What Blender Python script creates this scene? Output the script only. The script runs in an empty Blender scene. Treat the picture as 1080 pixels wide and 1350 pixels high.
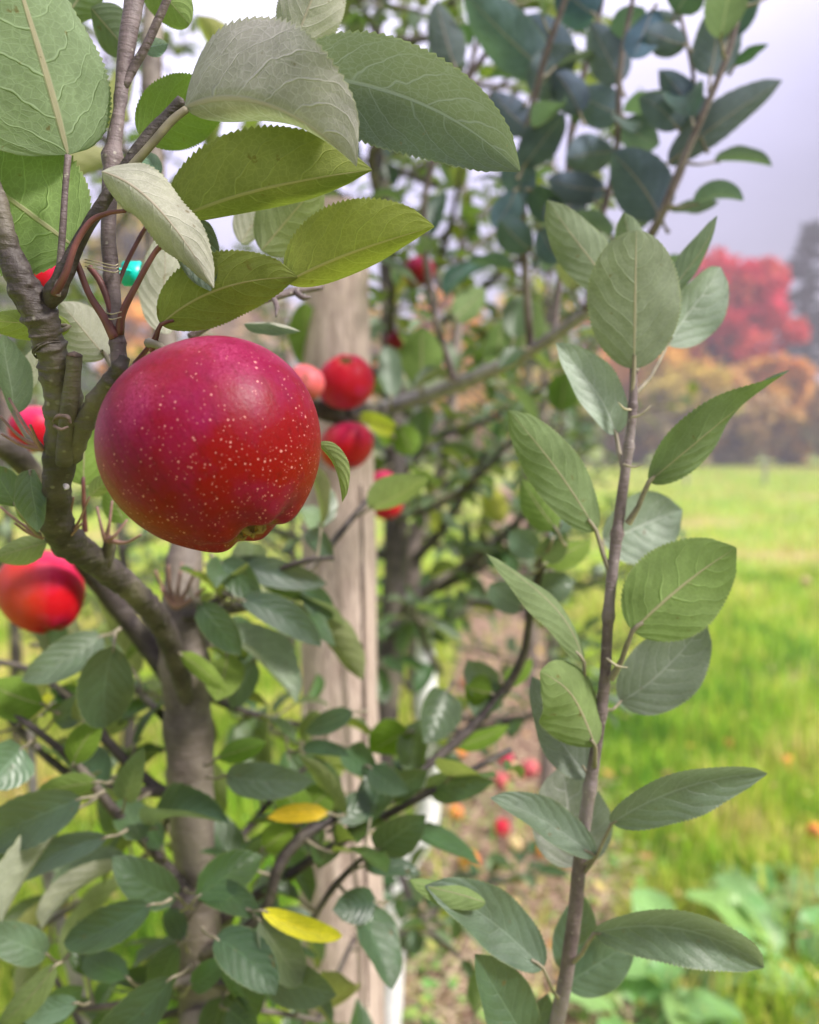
import bpy, math, random
import numpy as np
from mathutils import Vector, Matrix, noise as mn
R = math.radians
rnd = random.Random(7)
C = bpy.context.scene.collection
sc = bpy.context.scene

# ------------------------------------------------------------------ camera
FPX = 1100.0; CAMZ = 1.5; PITCH = R(5.2)
cam = bpy.data.cameras.new("camera"); camo = bpy.data.objects.new("camera", cam); C.objects.link(camo)
cam.sensor_fit = 'VERTICAL'; cam.sensor_height = 24; cam.sensor_width = 24
cam.lens = FPX/1350*24
cam.clip_start = 0.02; cam.clip_end = 1500
camo.location = (0, 0, CAMZ); camo.rotation_euler = (R(90)-PITCH, 0, 0)
cam.dof.use_dof = True; cam.dof.focus_distance = 0.325; cam.dof.aperture_fstop = cam.lens/4.6
cam.dof.aperture_blades = 0
sc.camera = camo
RM = Matrix.Rotation(R(90)-PITCH, 3, 'X')
CAM = Vector((0, 0, CAMZ))
def P(px, py, d):
    return CAM + RM @ Vector(((px-540)/FPX*d, -(py-675)/FPX*d, -d))
def proj(p):
    q = RM.transposed() @ (p-CAM)
    d = -q.z
    if d <= 0.01: return None
    return (540+q.x/d*FPX, 675-q.y/d*FPX, d)
def G(px, py, z=0.0):
    a = P(px, py, 1.0)-CAM
    t = (z-CAMZ)/a.z
    return CAM+a*t
VX, VY, VZ = RM @ Vector((1,0,0)), RM @ Vector((0,1,0)), RM @ Vector((0,0,1))   # image right, image up, towards camera

# ------------------------------------------------------------------ light
SUN_EL, SUN_AZ = R(45), R(118)          # azimuth from +Y towards +X
w = bpy.data.worlds.new("World"); sc.world = w; w.use_nodes = True
nt = w.node_tree; nt.nodes.clear()
N = nt.nodes.new; L = nt.links.new
out = N('ShaderNodeOutputWorld'); bg = N('ShaderNodeBackground'); bg.inputs[1].default_value = 0.12
sky = N('ShaderNodeTexSky'); sky.sky_type = 'NISHITA'; sky.sun_disc = False
sky.sun_elevation = SUN_EL; sky.sun_rotation = SUN_AZ; sky.dust_density = 3.0; sky.ozone_density = 3.0
tc = N('ShaderNodeTexCoord')
nz = N('ShaderNodeTexNoise'); nz.inputs['Scale'].default_value = 1.6; nz.inputs['Detail'].default_value = 5
mp = N('ShaderNodeMapping'); mp.inputs['Scale'].default_value = (1, 1, 2.2)
L(tc.outputs['Generated'], mp.inputs[0]); L(mp.outputs[0], nz.inputs['Vector'])
cr = N('ShaderNodeValToRGB')
cr.color_ramp.elements[0].position = 0.35; cr.color_ramp.elements[0].color = (0.86, 0.79, 1.32, 1)
cr.color_ramp.elements[1].position = 0.68; cr.color_ramp.elements[1].color = (1.6, 1.5, 2.15, 1)
L(nz.outputs['Fac'], cr.inputs[0])
# brighter cloud deck around the hidden sun
dp = N('ShaderNodeVectorMath'); dp.operation = 'DOT_PRODUCT'
sd = Vector((math.sin(SUN_AZ)*math.cos(SUN_EL), math.cos(SUN_AZ)*math.cos(SUN_EL), math.sin(SUN_EL)))
cd = Vector((math.sin(R(-9))*math.cos(R(33)), math.cos(R(-9))*math.cos(R(33)), math.sin(R(33))))   # thinner, brighter cloud ahead on the left
dp.inputs[1].default_value = cd
L(tc.outputs['Generated'], dp.inputs[0])
mr = N('ShaderNodeMapRange'); mr.inputs[1].default_value = 0.80; mr.inputs[2].default_value = 1.0
mr.inputs[3].default_value = 1.0; mr.inputs[4].default_value = 3.2
L(dp.outputs['Value'], mr.inputs[0])
szz = N('ShaderNodeSeparateXYZ'); L(tc.outputs['Generated'], szz.inputs[0])
lo_ = N('ShaderNodeMapRange'); lo_.inputs[1].default_value = 0.30; lo_.inputs[2].default_value = 0.75; L(szz.outputs[2], lo_.inputs[0])
hi_ = N('ShaderNodeMix'); hi_.data_type = 'RGBA'; hi_.inputs[7].default_value = (2.0, 1.95, 1.9, 1); L(lo_.outputs[0], hi_.inputs[0]); L(cr.outputs[0], hi_.inputs[6])
sca = N('ShaderNodeVectorMath'); sca.operation = 'SCALE'
# an overcast dome is brighter towards the zenith
sz = N('ShaderNodeSeparateXYZ'); L(tc.outputs['Generated'], sz.inputs[0])
zr = N('ShaderNodeMapRange'); zr.inputs[1].default_value = 0.25; zr.inputs[2].default_value = 1.0; zr.inputs[3].default_value = 1.0; zr.inputs[4].default_value = 3.3
L(sz.outputs[2], zr.inputs[0])
zm = N('ShaderNodeMath'); zm.operation = 'MULTIPLY'; L(mr.outputs[0], zm.inputs[0]); L(zr.outputs[0], zm.inputs[1])
L(hi_.outputs[2], sca.inputs[0]); L(zm.outputs[0], sca.inputs['Scale'])
mx = N('ShaderNodeMix'); mx.data_type = 'RGBA'; mx.inputs[0].default_value = 0.86
L(sky.outputs[0], mx.inputs[6]); L(sca.outputs[0], mx.inputs[7])
L(mx.outputs[2], bg.inputs[0]); L(bg.outputs[0], out.inputs[0])
sun = bpy.data.lights.new("sun", 'SUN'); suno = bpy.data.objects.new("sun", sun); C.objects.link(suno)
sun.energy = 3.3; sun.angle = R(10); sun.color = (1.0, 0.95, 0.88)
suno.rotation_euler = sd.to_track_quat('Z', 'Y').to_euler()
sc.view_settings.view_transform = 'Standard'; sc.view_settings.look = 'None'
sc.view_settings.exposure = 1.28; sc.view_settings.gamma = 1
sc.cycles.max_bounces = 8; sc.cycles.transmission_bounces = 6; sc.cycles.diffuse_bounces = 4
sc.cycles.use_denoising = True

# ------------------------------------------------------------------ materials
def mat(name):
    m = bpy.data.materials.new(name); m.use_nodes = True
    t = m.node_tree
    return m, t, t.nodes['Principled BSDF'], t.nodes['Material Output']
def math_(t, op, a, b=None, c=None, clamp=False):
    n = t.nodes.new('ShaderNodeMath'); n.operation = op; n.use_clamp = clamp
    for i, x in enumerate((a, b, c)):
        if x is None: continue
        if isinstance(x, (int, float)): n.inputs[i].default_value = x
        else: t.links.new(x, n.inputs[i])
    return n.outputs[0]
def mixc(t, f, a, b, mode='MIX'):
    n = t.nodes.new('ShaderNodeMix'); n.data_type = 'RGBA'; n.blend_type = mode
    for i, x in ((0, f), (6, a), (7, b)):
        if isinstance(x, (int, float)): n.inputs[i].default_value = x
        elif isinstance(x, tuple): n.inputs[i].default_value = (*x, 1)
        else: t.links.new(x, n.inputs[i])
    return n.outputs[2]
def noise_(t, vec, scale, detail=3, rough=0.5, w=None):
    n = t.nodes.new('ShaderNodeTexNoise'); n.inputs['Scale'].default_value = scale
    n.inputs['Detail'].default_value = detail; n.inputs['Roughness'].default_value = rough
    if vec is not None: t.links.new(vec, n.inputs['Vector'])
    return n.outputs['Fac']
def maprange(t, v, a, b, c=0.0, d=1.0, smooth=False):
    n = t.nodes.new('ShaderNodeMapRange')
    if smooth: n.interpolation_type = 'SMOOTHSTEP'
    t.links.new(v, n.inputs[0])
    for i, x in enumerate((a, b, c, d)): n.inputs[i+1].default_value = x
    return n.outputs[0]
def coord(t, kind='Object', scale=None):
    n = t.nodes.new('ShaderNodeTexCoord')
    o = n.outputs[kind]
    if scale:
        m = t.nodes.new('ShaderNodeMapping'); m.inputs['Scale'].default_value = scale
        t.links.new(o, m.inputs[0]); o = m.outputs[0]
    return o
def bump(t, h, strength, dist, bs):
    n = t.nodes.new('ShaderNodeBump'); n.inputs['Strength'].default_value = strength
    n.inputs['Distance'].default_value = dist
    t.links.new(h, n.inputs['Height']); t.links.new(n.outputs[0], bs.inputs['Normal'])
    return n
def simple(name, col, rough=0.6, var=0.25, scale=40, b=0.0, spec=0.5):
    m, t, bs, o = mat(name)
    nf = noise_(t, coord(t), scale, 4)
    c = mixc(t, maprange(t, nf, 0.3, 0.7), tuple(x*(1-var) for x in col), tuple(min(1, x*(1+var)) for x in col))
    t.links.new(c, bs.inputs['Base Color']); bs.inputs['Roughness'].default_value = rough
    bs.inputs['Specular IOR Level'].default_value = spec
    if b: bump(t, nf, b, 0.002, bs)
    return m

def leaf_material(name, top, under, trans, fine, rough_top=0.38, tfac=0.36):
    m, t, bs, o = mat(name)
    uv = t.nodes.new('ShaderNodeUVMap').outputs[0]
    s = t.nodes.new('ShaderNodeSeparateXYZ'); t.links.new(uv, s.inputs[0])
    u = math_(t, 'SUBTRACT', math_(t, 'MULTIPLY', s.outputs[0], 2.0), 1.0)
    a = math_(t, 'ABSOLUTE', u); v = s.outputs[1]
    at = t.nodes.new('ShaderNodeAttribute'); at.attribute_name = 'tint'
    # wobble of the veins
    wob = math_(t, 'MULTIPLY', math_(t, 'SUBTRACT', noise_(t, coord(t), 70.0, 2), 0.5), 0.16)
    vv = math_(t, 'ADD', v, wob)
    side = math_(t, 'MULTIPLY', math_(t, 'GREATER_THAN', u, 0.0), 0.45)
    a2 = math_(t, 'POWER', a, 1.7)
    ph = math_(t, 'SUBTRACT', math_(t, 'MULTIPLY', vv, 6.3), math_(t, 'ADD', math_(t, 'MULTIPLY', a2, 1.6), math_(t, 'MULTIPLY', a, .7)))
    ph = math_(t, 'ADD', ph, side)
    fr = math_(t, 'ABSOLUTE', math_(t, 'SUBTRACT', math_(t, 'FRACT', ph), 0.5))      # 0 at a vein
    lat = maprange(t, fr, 0.012, 0.055, 1.0, 0.0, True)
    quilt = math_(t, 'MULTIPLY', fr, 2.0)
    lat = math_(t, 'MULTIPLY', lat, maprange(t, a, 0.55, 1.0, 1.0, 0.15))
    midw = maprange(t, v, 0.0, 1.0, 0.055, 0.02)
    mid = math_(t, 'SUBTRACT', 1.0, math_(t, 'DIVIDE', a, midw), clamp=True)
    mid = math_(t, 'MULTIPLY', mid, 2.0, clamp=True)
    vein = math_(t, 'MAXIMUM', mid, math_(t, 'MULTIPLY', lat, 0.75))
    if fine:
        vo = t.nodes.new('ShaderNodeTexVoronoi'); vo.feature = 'DISTANCE_TO_EDGE'
        vo.inputs['Scale'].default_value = 17
        mpp = t.nodes.new('ShaderNodeMapping'); mpp.inputs['Scale'].default_value = (1, 1.7, 1)
        t.links.new(uv, mpp.inputs[0]); t.links.new(mpp.outputs[0], vo.inputs['Vector'])
        fv = maprange(t, vo.outputs['Distance'], 0.0, 0.10, 1.0, 0.0)
        vo2 = t.nodes.new('ShaderNodeTexVoronoi'); vo2.feature = 'DISTANCE_TO_EDGE'
        vo2.inputs['Scale'].default_value = 52
        t.links.new(mpp.outputs[0], vo2.inputs['Vector'])
        fv2 = maprange(t, vo2.outputs['Distance'], 0.0, 0.12, 1.0, 0.0)
        fv = math_(t, 'MAXIMUM', math_(t, 'MULTIPLY', fv, 0.42), math_(t, 'MULTIPLY', fv2, 0.16))
        vein2 = math_(t, 'MAXIMUM', vein, fv)
    else:
        vein2 = vein
    mott = noise_(t, coord(t), 60, 4, 0.6)
    mm = maprange(t, mott, 0.3, 0.75, 0.72, 1.25)
    vlim = t.nodes.new('ShaderNodeVectorMath'); vlim.operation = 'MINIMUM'; vlim.inputs[1].default_value = (2.0, 1.8, 2.0)
    t.links.new(at.outputs['Color'], vlim.inputs[0])
    def shade(col, vcol, vs, tint):
        c = mixc(t, math_(t, 'MULTIPLY', vein2, vs), col, vcol)
        c = mixc(t, 1.0, c, tint, 'MULTIPLY')
        vm = t.nodes.new('ShaderNodeVectorMath'); vm.operation = 'SCALE'
        t.links.new(c, vm.inputs[0]); t.links.new(mm, vm.inputs['Scale'])
        return vm.outputs[0]
    ct = shade(top, tuple(min(1, x*1.9+0.03) for x in top), 0.55, at.outputs['Color'])
    cu = shade(under, tuple(min(1, x*1.35+0.05) for x in under), 0.8, vlim.outputs[0])
    ge = t.nodes.new('ShaderNodeNewGeometry'); bf = ge.outputs['Backfacing']
    cu = mixc(t, math_(t, 'MULTIPLY', mid, .7), cu, (0.34, 0.24, 0.20))
    col = mixc(t, bf, ct, cu)
    # a few brown blemishes and a dry rim
    sp = maprange(t, noise_(t, coord(t), 190, 3), 0.69, 0.74)
    col = mixc(t, math_(t, 'MULTIPLY', sp, 0.7), col, (0.10, 0.045, 0.015))
    rim = maprange(t, a, 0.955, 1.0, 0.0, 0.55)
    col = mixc(t, rim, col, (0.30, 0.33, 0.16))
    t.links.new(col, bs.inputs['Base Color'])
    rg = math_(t, 'ADD', rough_top, math_(t, 'MULTIPLY', bf, 0.38))
    t.links.new(rg, bs.inputs['Roughness'])
    t.links.new(math_(t, 'SUBTRACT', 0.6, math_(t, 'MULTIPLY', bf, 0.42)), bs.inputs['Specular IOR Level'])
    h = math_(t, 'SUBTRACT', math_(t, 'MULTIPLY', quilt, 0.4), math_(t, 'ADD', math_(t, 'MULTIPLY', vein, 0.6), math_(t, 'MULTIPLY', vein2, 0.25)))
    bump(t, h, 0.6, 0.0010, bs)
    tr = t.nodes.new('ShaderNodeBsdfTranslucent')
    tcx = mixc(t, math_(t, 'MULTIPLY', vein2, 0.75), trans, tuple(min(1, x*1.4+0.12) for x in trans))
    vmn = t.nodes.new('ShaderNodeVectorMath'); vmn.operation = 'MINIMUM'; vmn.inputs[1].default_value = (1.15, 1.1, 3.0)
    t.links.new(at.outputs['Color'], vmn.inputs[0])
    tcx = mixc(t, 1.0, tcx, vmn.outputs[0], 'MULTIPLY')
    t.links.new(tcx, tr.inputs[0])
    ms = t.nodes.new('ShaderNodeMixShader'); ms.inputs[0].default_value = tfac
    t.links.new(bs.outputs[0], ms.inputs[1]); t.links.new(tr.outputs[0], ms.inputs[2])
    t.links.new(ms.outputs[0], o.inputs[0])
    return m
M = {}
M['leaf'] = leaf_material('apple leaf', (0.034, 0.071, 0.039), (0.20, 0.218, 0.165), (0.27, 0.36, 0.09), True, .42, .28)
M['leaf_far'] = leaf_material('apple leaf far', (0.030, 0.068, 0.030), (0.17, 0.20, 0.11), (0.24, 0.34, 0.06), False, .38, .28)
M['weed'] = leaf_material('broad weed leaf', (0.16, 0.34, 0.14), (0.25, 0.38, 0.2), (0.3, 0.5, 0.12), False, 0.45)

def bark(name, dark, mid, light, scale=1.0, lichen=0.3):
    m, t, bs, o = mat(name)
    oc = coord(t)
    n1 = noise_(t, oc, 55*scale, 6, 0.65); n2 = noise_(t, oc, 14*scale, 4)
    n3 = noise_(t, coord(t, 'Object', (1, 1, 7)), 60*scale, 3)
    c = mixc(t, maprange(t, n1, 0.35, 0.68), dark, mid)
    c = mixc(t, math_(t, 'MULTIPLY', maprange(t, n2, 0.5, 0.72), 0.75), c, light)
    vo = t.nodes.new('ShaderNodeTexVoronoi'); vo.inputs['Scale'].default_value = 170*scale
    t.links.new(oc, vo.inputs['Vector'])
    ls = maprange(t, vo.outputs['Distance'], 0.12, 0.22, 1.0, 0.0)
    ls = math_(t, 'MULTIPLY', ls, maprange(t, n3, 0.45, 0.6))
    c = mixc(t, math_(t, 'MULTIPLY', ls, lichen), c, (0.45, 0.42, 0.36))
    t.links.new(c, bs.inputs['Base Color']); bs.inputs['Roughness'].default_value = 0.62
    h = math_(t, 'ADD', math_(t, 'MULTIPLY', n1, 0.8), math_(t, 'MULTIPLY', n3, 0.3))
    bump(t, h, 1.0, 0.0030/scale, bs)
    return m
M['bark'] = bark('young apple bark', (0.022, 0.014, 0.016), (0.078, 0.060, 0.055), (0.23, 0.20, 0.145))
M['bark_trunk'] = bark('older apple bark', (0.075, 0.055, 0.048), (0.19, 0.155, 0.13), (0.36, 0.31, 0.26), .8)
M['twig'] = bark('shoot bark', (0.075, 0.050, 0.055), (0.17, 0.125, 0.13), (0.30, 0.25, 0.26), 1.6, 0.5)
M['bark_tan'] = bark('tan bark', (0.13, 0.10, 0.09), (0.26, 0.20, 0.18), (0.36, 0.30, 0.27), 0.6)
M['bark_lichen'] = bark('lichen grey bark', (0.16, 0.14, 0.14), (0.34, 0.31, 0.31), (0.52, 0.50, 0.48), 0.8, 0.6)
M['petiole'] = simple('red petiole', (0.14, 0.045, 0.045), 0.5, 0.4, 120)
M['petiole_pale'] = simple('pale pinkish petiole', (0.24, 0.13, 0.11), 0.6, 0.4, 120)
M['petiole_green'] = simple('green petiole', (0.20, 0.17, 0.12), 0.6, 0.35, 120)
M['cut'] = simple('cut wood', (0.10, 0.065, 0.055), 0.8, 0.6, 300, 0.4)
M['calyx'] = simple('dry calyx', (0.24, 0.15, 0.045), 0.85, 0.6, 300, 0.5)
M['plastic_teal'] = simple('turquoise plastic', (0.0, 0.52, 0.46), 0.35, 0.08, 80)
M['plastic_white'] = simple('white plastic', (0.74, 0.73, 0.76), 0.45, 0.1, 30, 0.1)
M['twine'] = simple('twine', (0.42, 0.36, 0.26), 0.85, 0.3, 400)

def apple_material(name, red, magenta, under_col, dots=1.0, under=0.0):
    m, t, bs, o = mat(name)
    oc = coord(t)                                   # unit apple space: calyx at -z
    s = t.nodes.new('ShaderNodeSeparateXYZ'); t.links.new(oc, s.inputs[0])
    n1 = noise_(t, oc, 1.3, 4, 0.6); n2 = noise_(t, oc, 42, 4, 0.7)
    n3 = noise_(t, coord(t, 'Object', (9, 9, 1.2)), 2.2, 4, 0.6)
    c = mixc(t, maprange(t, math_(t, 'ADD', n1, math_(t, 'MULTIPLY', s.outputs[2], .12)), 0.40, 0.62), red, magenta)
    c = mixc(t, math_(t, 'MULTIPLY', maprange(t, n3, 0.50, 0.72), 0.45), c, tuple(x*0.45 for x in red))
    # waxy mottling near the shoulder
    sh = maprange(t, s.outputs[2], -0.30, 0.6)
    n4 = noise_(t, coord(t, 'Object', (1, 1, 1)), 2.1, 2, 0.5); n5 = noise_(t, oc, 95, 3, 0.7)
    patch = maprange(t, n4, 0.42, 0.62)
    gr_ = math_(t, 'MULTIPLY', maprange(t, n2, 0.35, 0.65), maprange(t, n5, 0.3, 0.6, 0.35, 1.0))
    wax = math_(t, 'MULTIPLY', math_(t, 'MULTIPLY', math_(t, 'MULTIPLY', gr_, sh), maprange(t, patch, 0, 1, .2, 1.0)), 0.50)
    c = mixc(t, wax, c, (0.58, 0.10, 0.24))
    if under > 0:
        c = mixc(t, math_(t, 'MULTIPLY', maprange(t, math_(t, 'ADD', s.outputs[0], math_(t, 'MULTIPLY', n1, 0.8)), 0.75, 1.25), under), c, under_col)
    d_all = None
    for sc_, r0, r1, lo, hi in ((7.5, 0.05, 0.16, -0.6, 0.4), (14.0, 0.05, 0.20, 0.75, -0.5), (21.0, 0.07, 0.22, 0.6, -0.7), (30.0, 0.09, 0.24, 1.3, -1.1)):
        vo = t.nodes.new('ShaderNodeTexVoronoi'); vo.inputs['Scale'].default_value = sc_
        t.links.new(oc, vo.inputs['Vector'])
        sx = t.nodes.new('ShaderNodeSeparateXYZ'); t.links.new(vo.outputs['Color'], sx.inputs[0])
        rad = maprange(t, sx.outputs[0], 0.25, 1.0, r0, r1)
        dd = math_(t, 'SUBTRACT', rad, vo.outputs['Distance'])
        dd = maprange(t, dd, 0.0, 0.07)
        keep = maprange(t, s.outputs[2], lo, hi, 0.0, 1.0)
        keep = math_(t, 'GREATER_THAN', math_(t, 'ADD', keep, math_(t, 'MULTIPLY', sx.outputs[1], 0.9)), 0.95)
        dd = math_(t, 'MULTIPLY', dd, keep)
        d_all = dd if d_all is None else math_(t, 'MAXIMUM', d_all, dd)
    c = mixc(t, math_(t, 'MULTIPLY', d_all, 0.62*dots), c, (0.74, 0.33, 0.30))
    if dots < .35:
        br_ = maprange(t, noise_(t, coord(t, 'Object', (1.1, 1, 1)), 1.6, 4, .6), .54, .62)
        c = mixc(t, math_(t, 'MULTIPLY', br_, .8), c, (0.16, 0.075, 0.03))
    # russet round the calyx
    rr = math_(t, 'SQRT', math_(t, 'ADD', math_(t, 'MULTIPLY', s.outputs[0], s.outputs[0]), math_(t, 'MULTIPLY', s.outputs[1], s.outputs[1])))
    rs = math_(t, 'ADD', rr, math_(t, 'MULTIPLY', noise_(t, coord(t, 'Object', (1,1,1)), 9, 5, 0.7), 0.28))
    rs = math_(t, 'MULTIPLY', maprange(t, rs, 0.26, 0.44, 1.0, 0.0), math_(t, 'LESS_THAN', s.outputs[2], 0.0))
    c = mixc(t, rs, c, (0.17, 0.09, 0.02))
    t.links.new(c, bs.inputs['Base Color'])
    bs.inputs['Roughness'].default_value = 0.33
    rg = maprange(t, n2, 0.3, 0.75, 0.36, 0.50); t.links.new(rg, bs.inputs['Roughness'])
    bs.inputs['Specular IOR Level'].default_value = 0.17
    bs.inputs['Sheen Weight'].default_value = 0.0; bs.inputs['Sheen Roughness'].default_value = 0.45
    bs.inputs['Sheen Tint'].default_value = (1.0, 0.55, 0.8, 1)
    bs.inputs['Subsurface Weight'].default_value = 0.0
    bump(t, math_(t, 'ADD', noise_(t, oc, 26, 4), math_(t, 'MULTIPLY', d_all, 0.5)), 0.06, 0.01, bs)
    return m
M['apple'] = apple_material('crimson apple skin', (0.175, 0.0001, 0.001), (0.175, 0.0006, 0.034), (0.5, 0.25, 0.03))
M['apple_blush'] = apple_material('red apple skin with orange cheek', (0.48, 0.003, 0.010), (0.44, 0.005, 0.05), (0.50, 0.12, 0.02), 0.4, 0.35)
M['apple_pink'] = apple_material('pink red apple skin', (0.46, 0.004, 0.018), (0.46, 0.012, 0.08), (0.5, 0.25, 0.03), 0.4)
M['apple_orange'] = apple_material('orange windfall skin', (0.72, 0.30, 0.04), (0.66, 0.20, 0.05), (0.7, 0.45, 0.05), 0.3)
M['apple_cream'] = apple_material('pale windfall skin', (0.62, 0.50, 0.25), (0.62, 0.42, 0.24), (0.7, 0.5, 0.2), 0.3)
M['apple_rose'] = apple_material('rose windfall skin', (0.60, 0.10, 0.10), (0.62, 0.14, 0.16), (0.7, 0.4, 0.2), 0.3)

# ------------------------------------------------------------------ mesh helpers
def new_mesh(name, verts, faces, uvs=None, tint=None, mats=(), midx=None, parent=None, smooth=True, loc=None):
    """verts world coordinates; parent: an empty without rotation"""
    V = np.asarray(verts, dtype=np.float32).reshape(-1, 3)
    o3 = np.array(parent.location if parent is not None else (loc or (0,0,0)), dtype=np.float32)
    me = bpy.data.meshes.new(name)
    me.from_pydata((V-o3).tolist(), [], faces if isinstance(faces, list) else faces.tolist())
    if smooth: me.polygons.foreach_set('use_smooth', [True]*len(me.polygons))
    if uvs is not None:
        ul = me.uv_layers.new(name='UVMap')
        li = np.empty(len(me.loops), dtype=np.int32); me.loops.foreach_get('vertex_index', li)
        ul.data.foreach_set('uv', np.asarray(uvs, dtype=np.float32)[li].ravel())
    if tint is not None:
        a = me.attributes.new('tint', 'FLOAT_COLOR', 'POINT')
        T = np.asarray(tint, dtype=np.float32)
        if T.ndim == 1: T = np.tile(T, (len(V), 1))
        a.data.foreach_set('color', np.hstack([T, np.ones((len(V),1), np.float32)]).ravel())
    for m in mats: me.materials.append(m)
    if midx is not None: me.polygons.foreach_set('material_index', midx)
    me.update()
    o = bpy.data.objects.new(name, me); C.objects.link(o)
    if parent is not None: o.parent = parent
    else: o.location = loc or (0,0,0)
    return o
def tag(o, label=None, cat=None, group=None, kind=None):
    if label: o['label'] = label
    if cat: o['category'] = cat
    if group: o['group'] = group
    if kind: o['kind'] = kind
    return o
def empty(name, loc, label, cat, group=None):
    o = bpy.data.objects.new(name, None); C.objects.link(o); o.location = loc; o.empty_display_size = 0.05
    return tag(o, label, cat, group)

def spline(pts, n):
    """pts: list of (Vector, radius) -> n resampled"""
    p = [q[0] for q in pts]; r = [q[1] for q in pts]
    m = len(p); out = []
    for i in range(n):
        f = i/(n-1)*(m-1); k = min(int(f), m-2); t = f-k
        p0 = p[k-1] if k > 0 else p[0]*2-p[1]; p1, p2 = p[k], p[k+1]
        p3 = p[k+2] if k+2 < m else p[m-1]*2-p[m-2]
        q = 0.5*((2*p1)+(p2-p0)*t+(2*p0-5*p1+4*p2-p3)*t*t+(3*p1-p0-3*p2+p3)*t*t*t)
        out.append((q, r[k]*(1-t)+r[k+1]*t))
    return out
def frame_path(pp):
    fr = []; prev = None
    for i in range(len(pp)):
        a = pp[max(i-1, 0)][0]; b = pp[min(i+1, len(pp)-1)][0]
        t = (b-a).normalized()
        if prev is None:
            x = t.cross(Vector((0.3, 0.9, 0.2))).normalized()
        else:
            x = (prev-t*prev.dot(t)).normalized()
        prev = x; fr.append((t, x, t.cross(x)))
    return fr
def tube(pts, n=24, sides=12, rough=0.0, nscale=60, knobs=(), cap=True, seed=0, v0=0):
    pp = spline(pts, n); fr = frame_path(pp)
    V = []; F = []
    for i, ((c, r), (t, x, y)) in enumerate(zip(pp, fr)):
        f = i/(n-1)
        kb = 1.0
        for (kf, kw, ka) in knobs: kb += ka*math.exp(-((f-kf)/kw)**2)
        for s in range(sides):
            a = 2*math.pi*s/sides
            d = x*math.cos(a)+y*math.sin(a)
            rr = r*kb
            if rough:
                q = c+d*rr
                rr *= 1+rough*mn.noise(q*nscale+Vector((seed,0,0)))+rough*0.6*mn.noise(q*nscale*2.7)
            V.append(c+d*rr)
    for i in range(n-1):
        for s in range(sides):
            s2 = (s+1) % sides
            F.append((v0+i*sides+s, v0+i*sides+s2, v0+(i+1)*sides+s2, v0+(i+1)*sides+s))
    if cap:
        k = len(V); V.append(pp[0][0]-fr[0][0]*pp[0][1]*0.3); V.append(pp[-1][0]+fr[-1][0]*pp[-1][1]*0.4)
        for s in range(sides):
            s2 = (s+1) % sides
            F.append((v0+s2, v0+s, v0+k)); F.append((v0+(n-1)*sides+s, v0+(n-1)*sides+s2, v0+k+1))
    return V, F
def join(parts):
    V = []; F = []
    for v, f in parts:
        k = len(V); V += v; F += [tuple(i+k for i in q) for q in f]
    return V, F
def foot(base, r0, pts):
    a, r1 = pts[0]; d = (pts[0][0]-pts[1][0]).normalized()*0.06
    return [(base, r0), (base.lerp(a+d, .5), (r0+r1)/2), (base.lerp(a+d, .92), r1), (a+d*.5, r1)]+pts
def wpx(w, d): return w/2*d/FPX
def PB(*pts):
    """branch control points (px, py, depth, width in px)"""
    return [(P(x, y, d), wpx(w_, d)) for x, y, d, w_ in pts]

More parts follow.
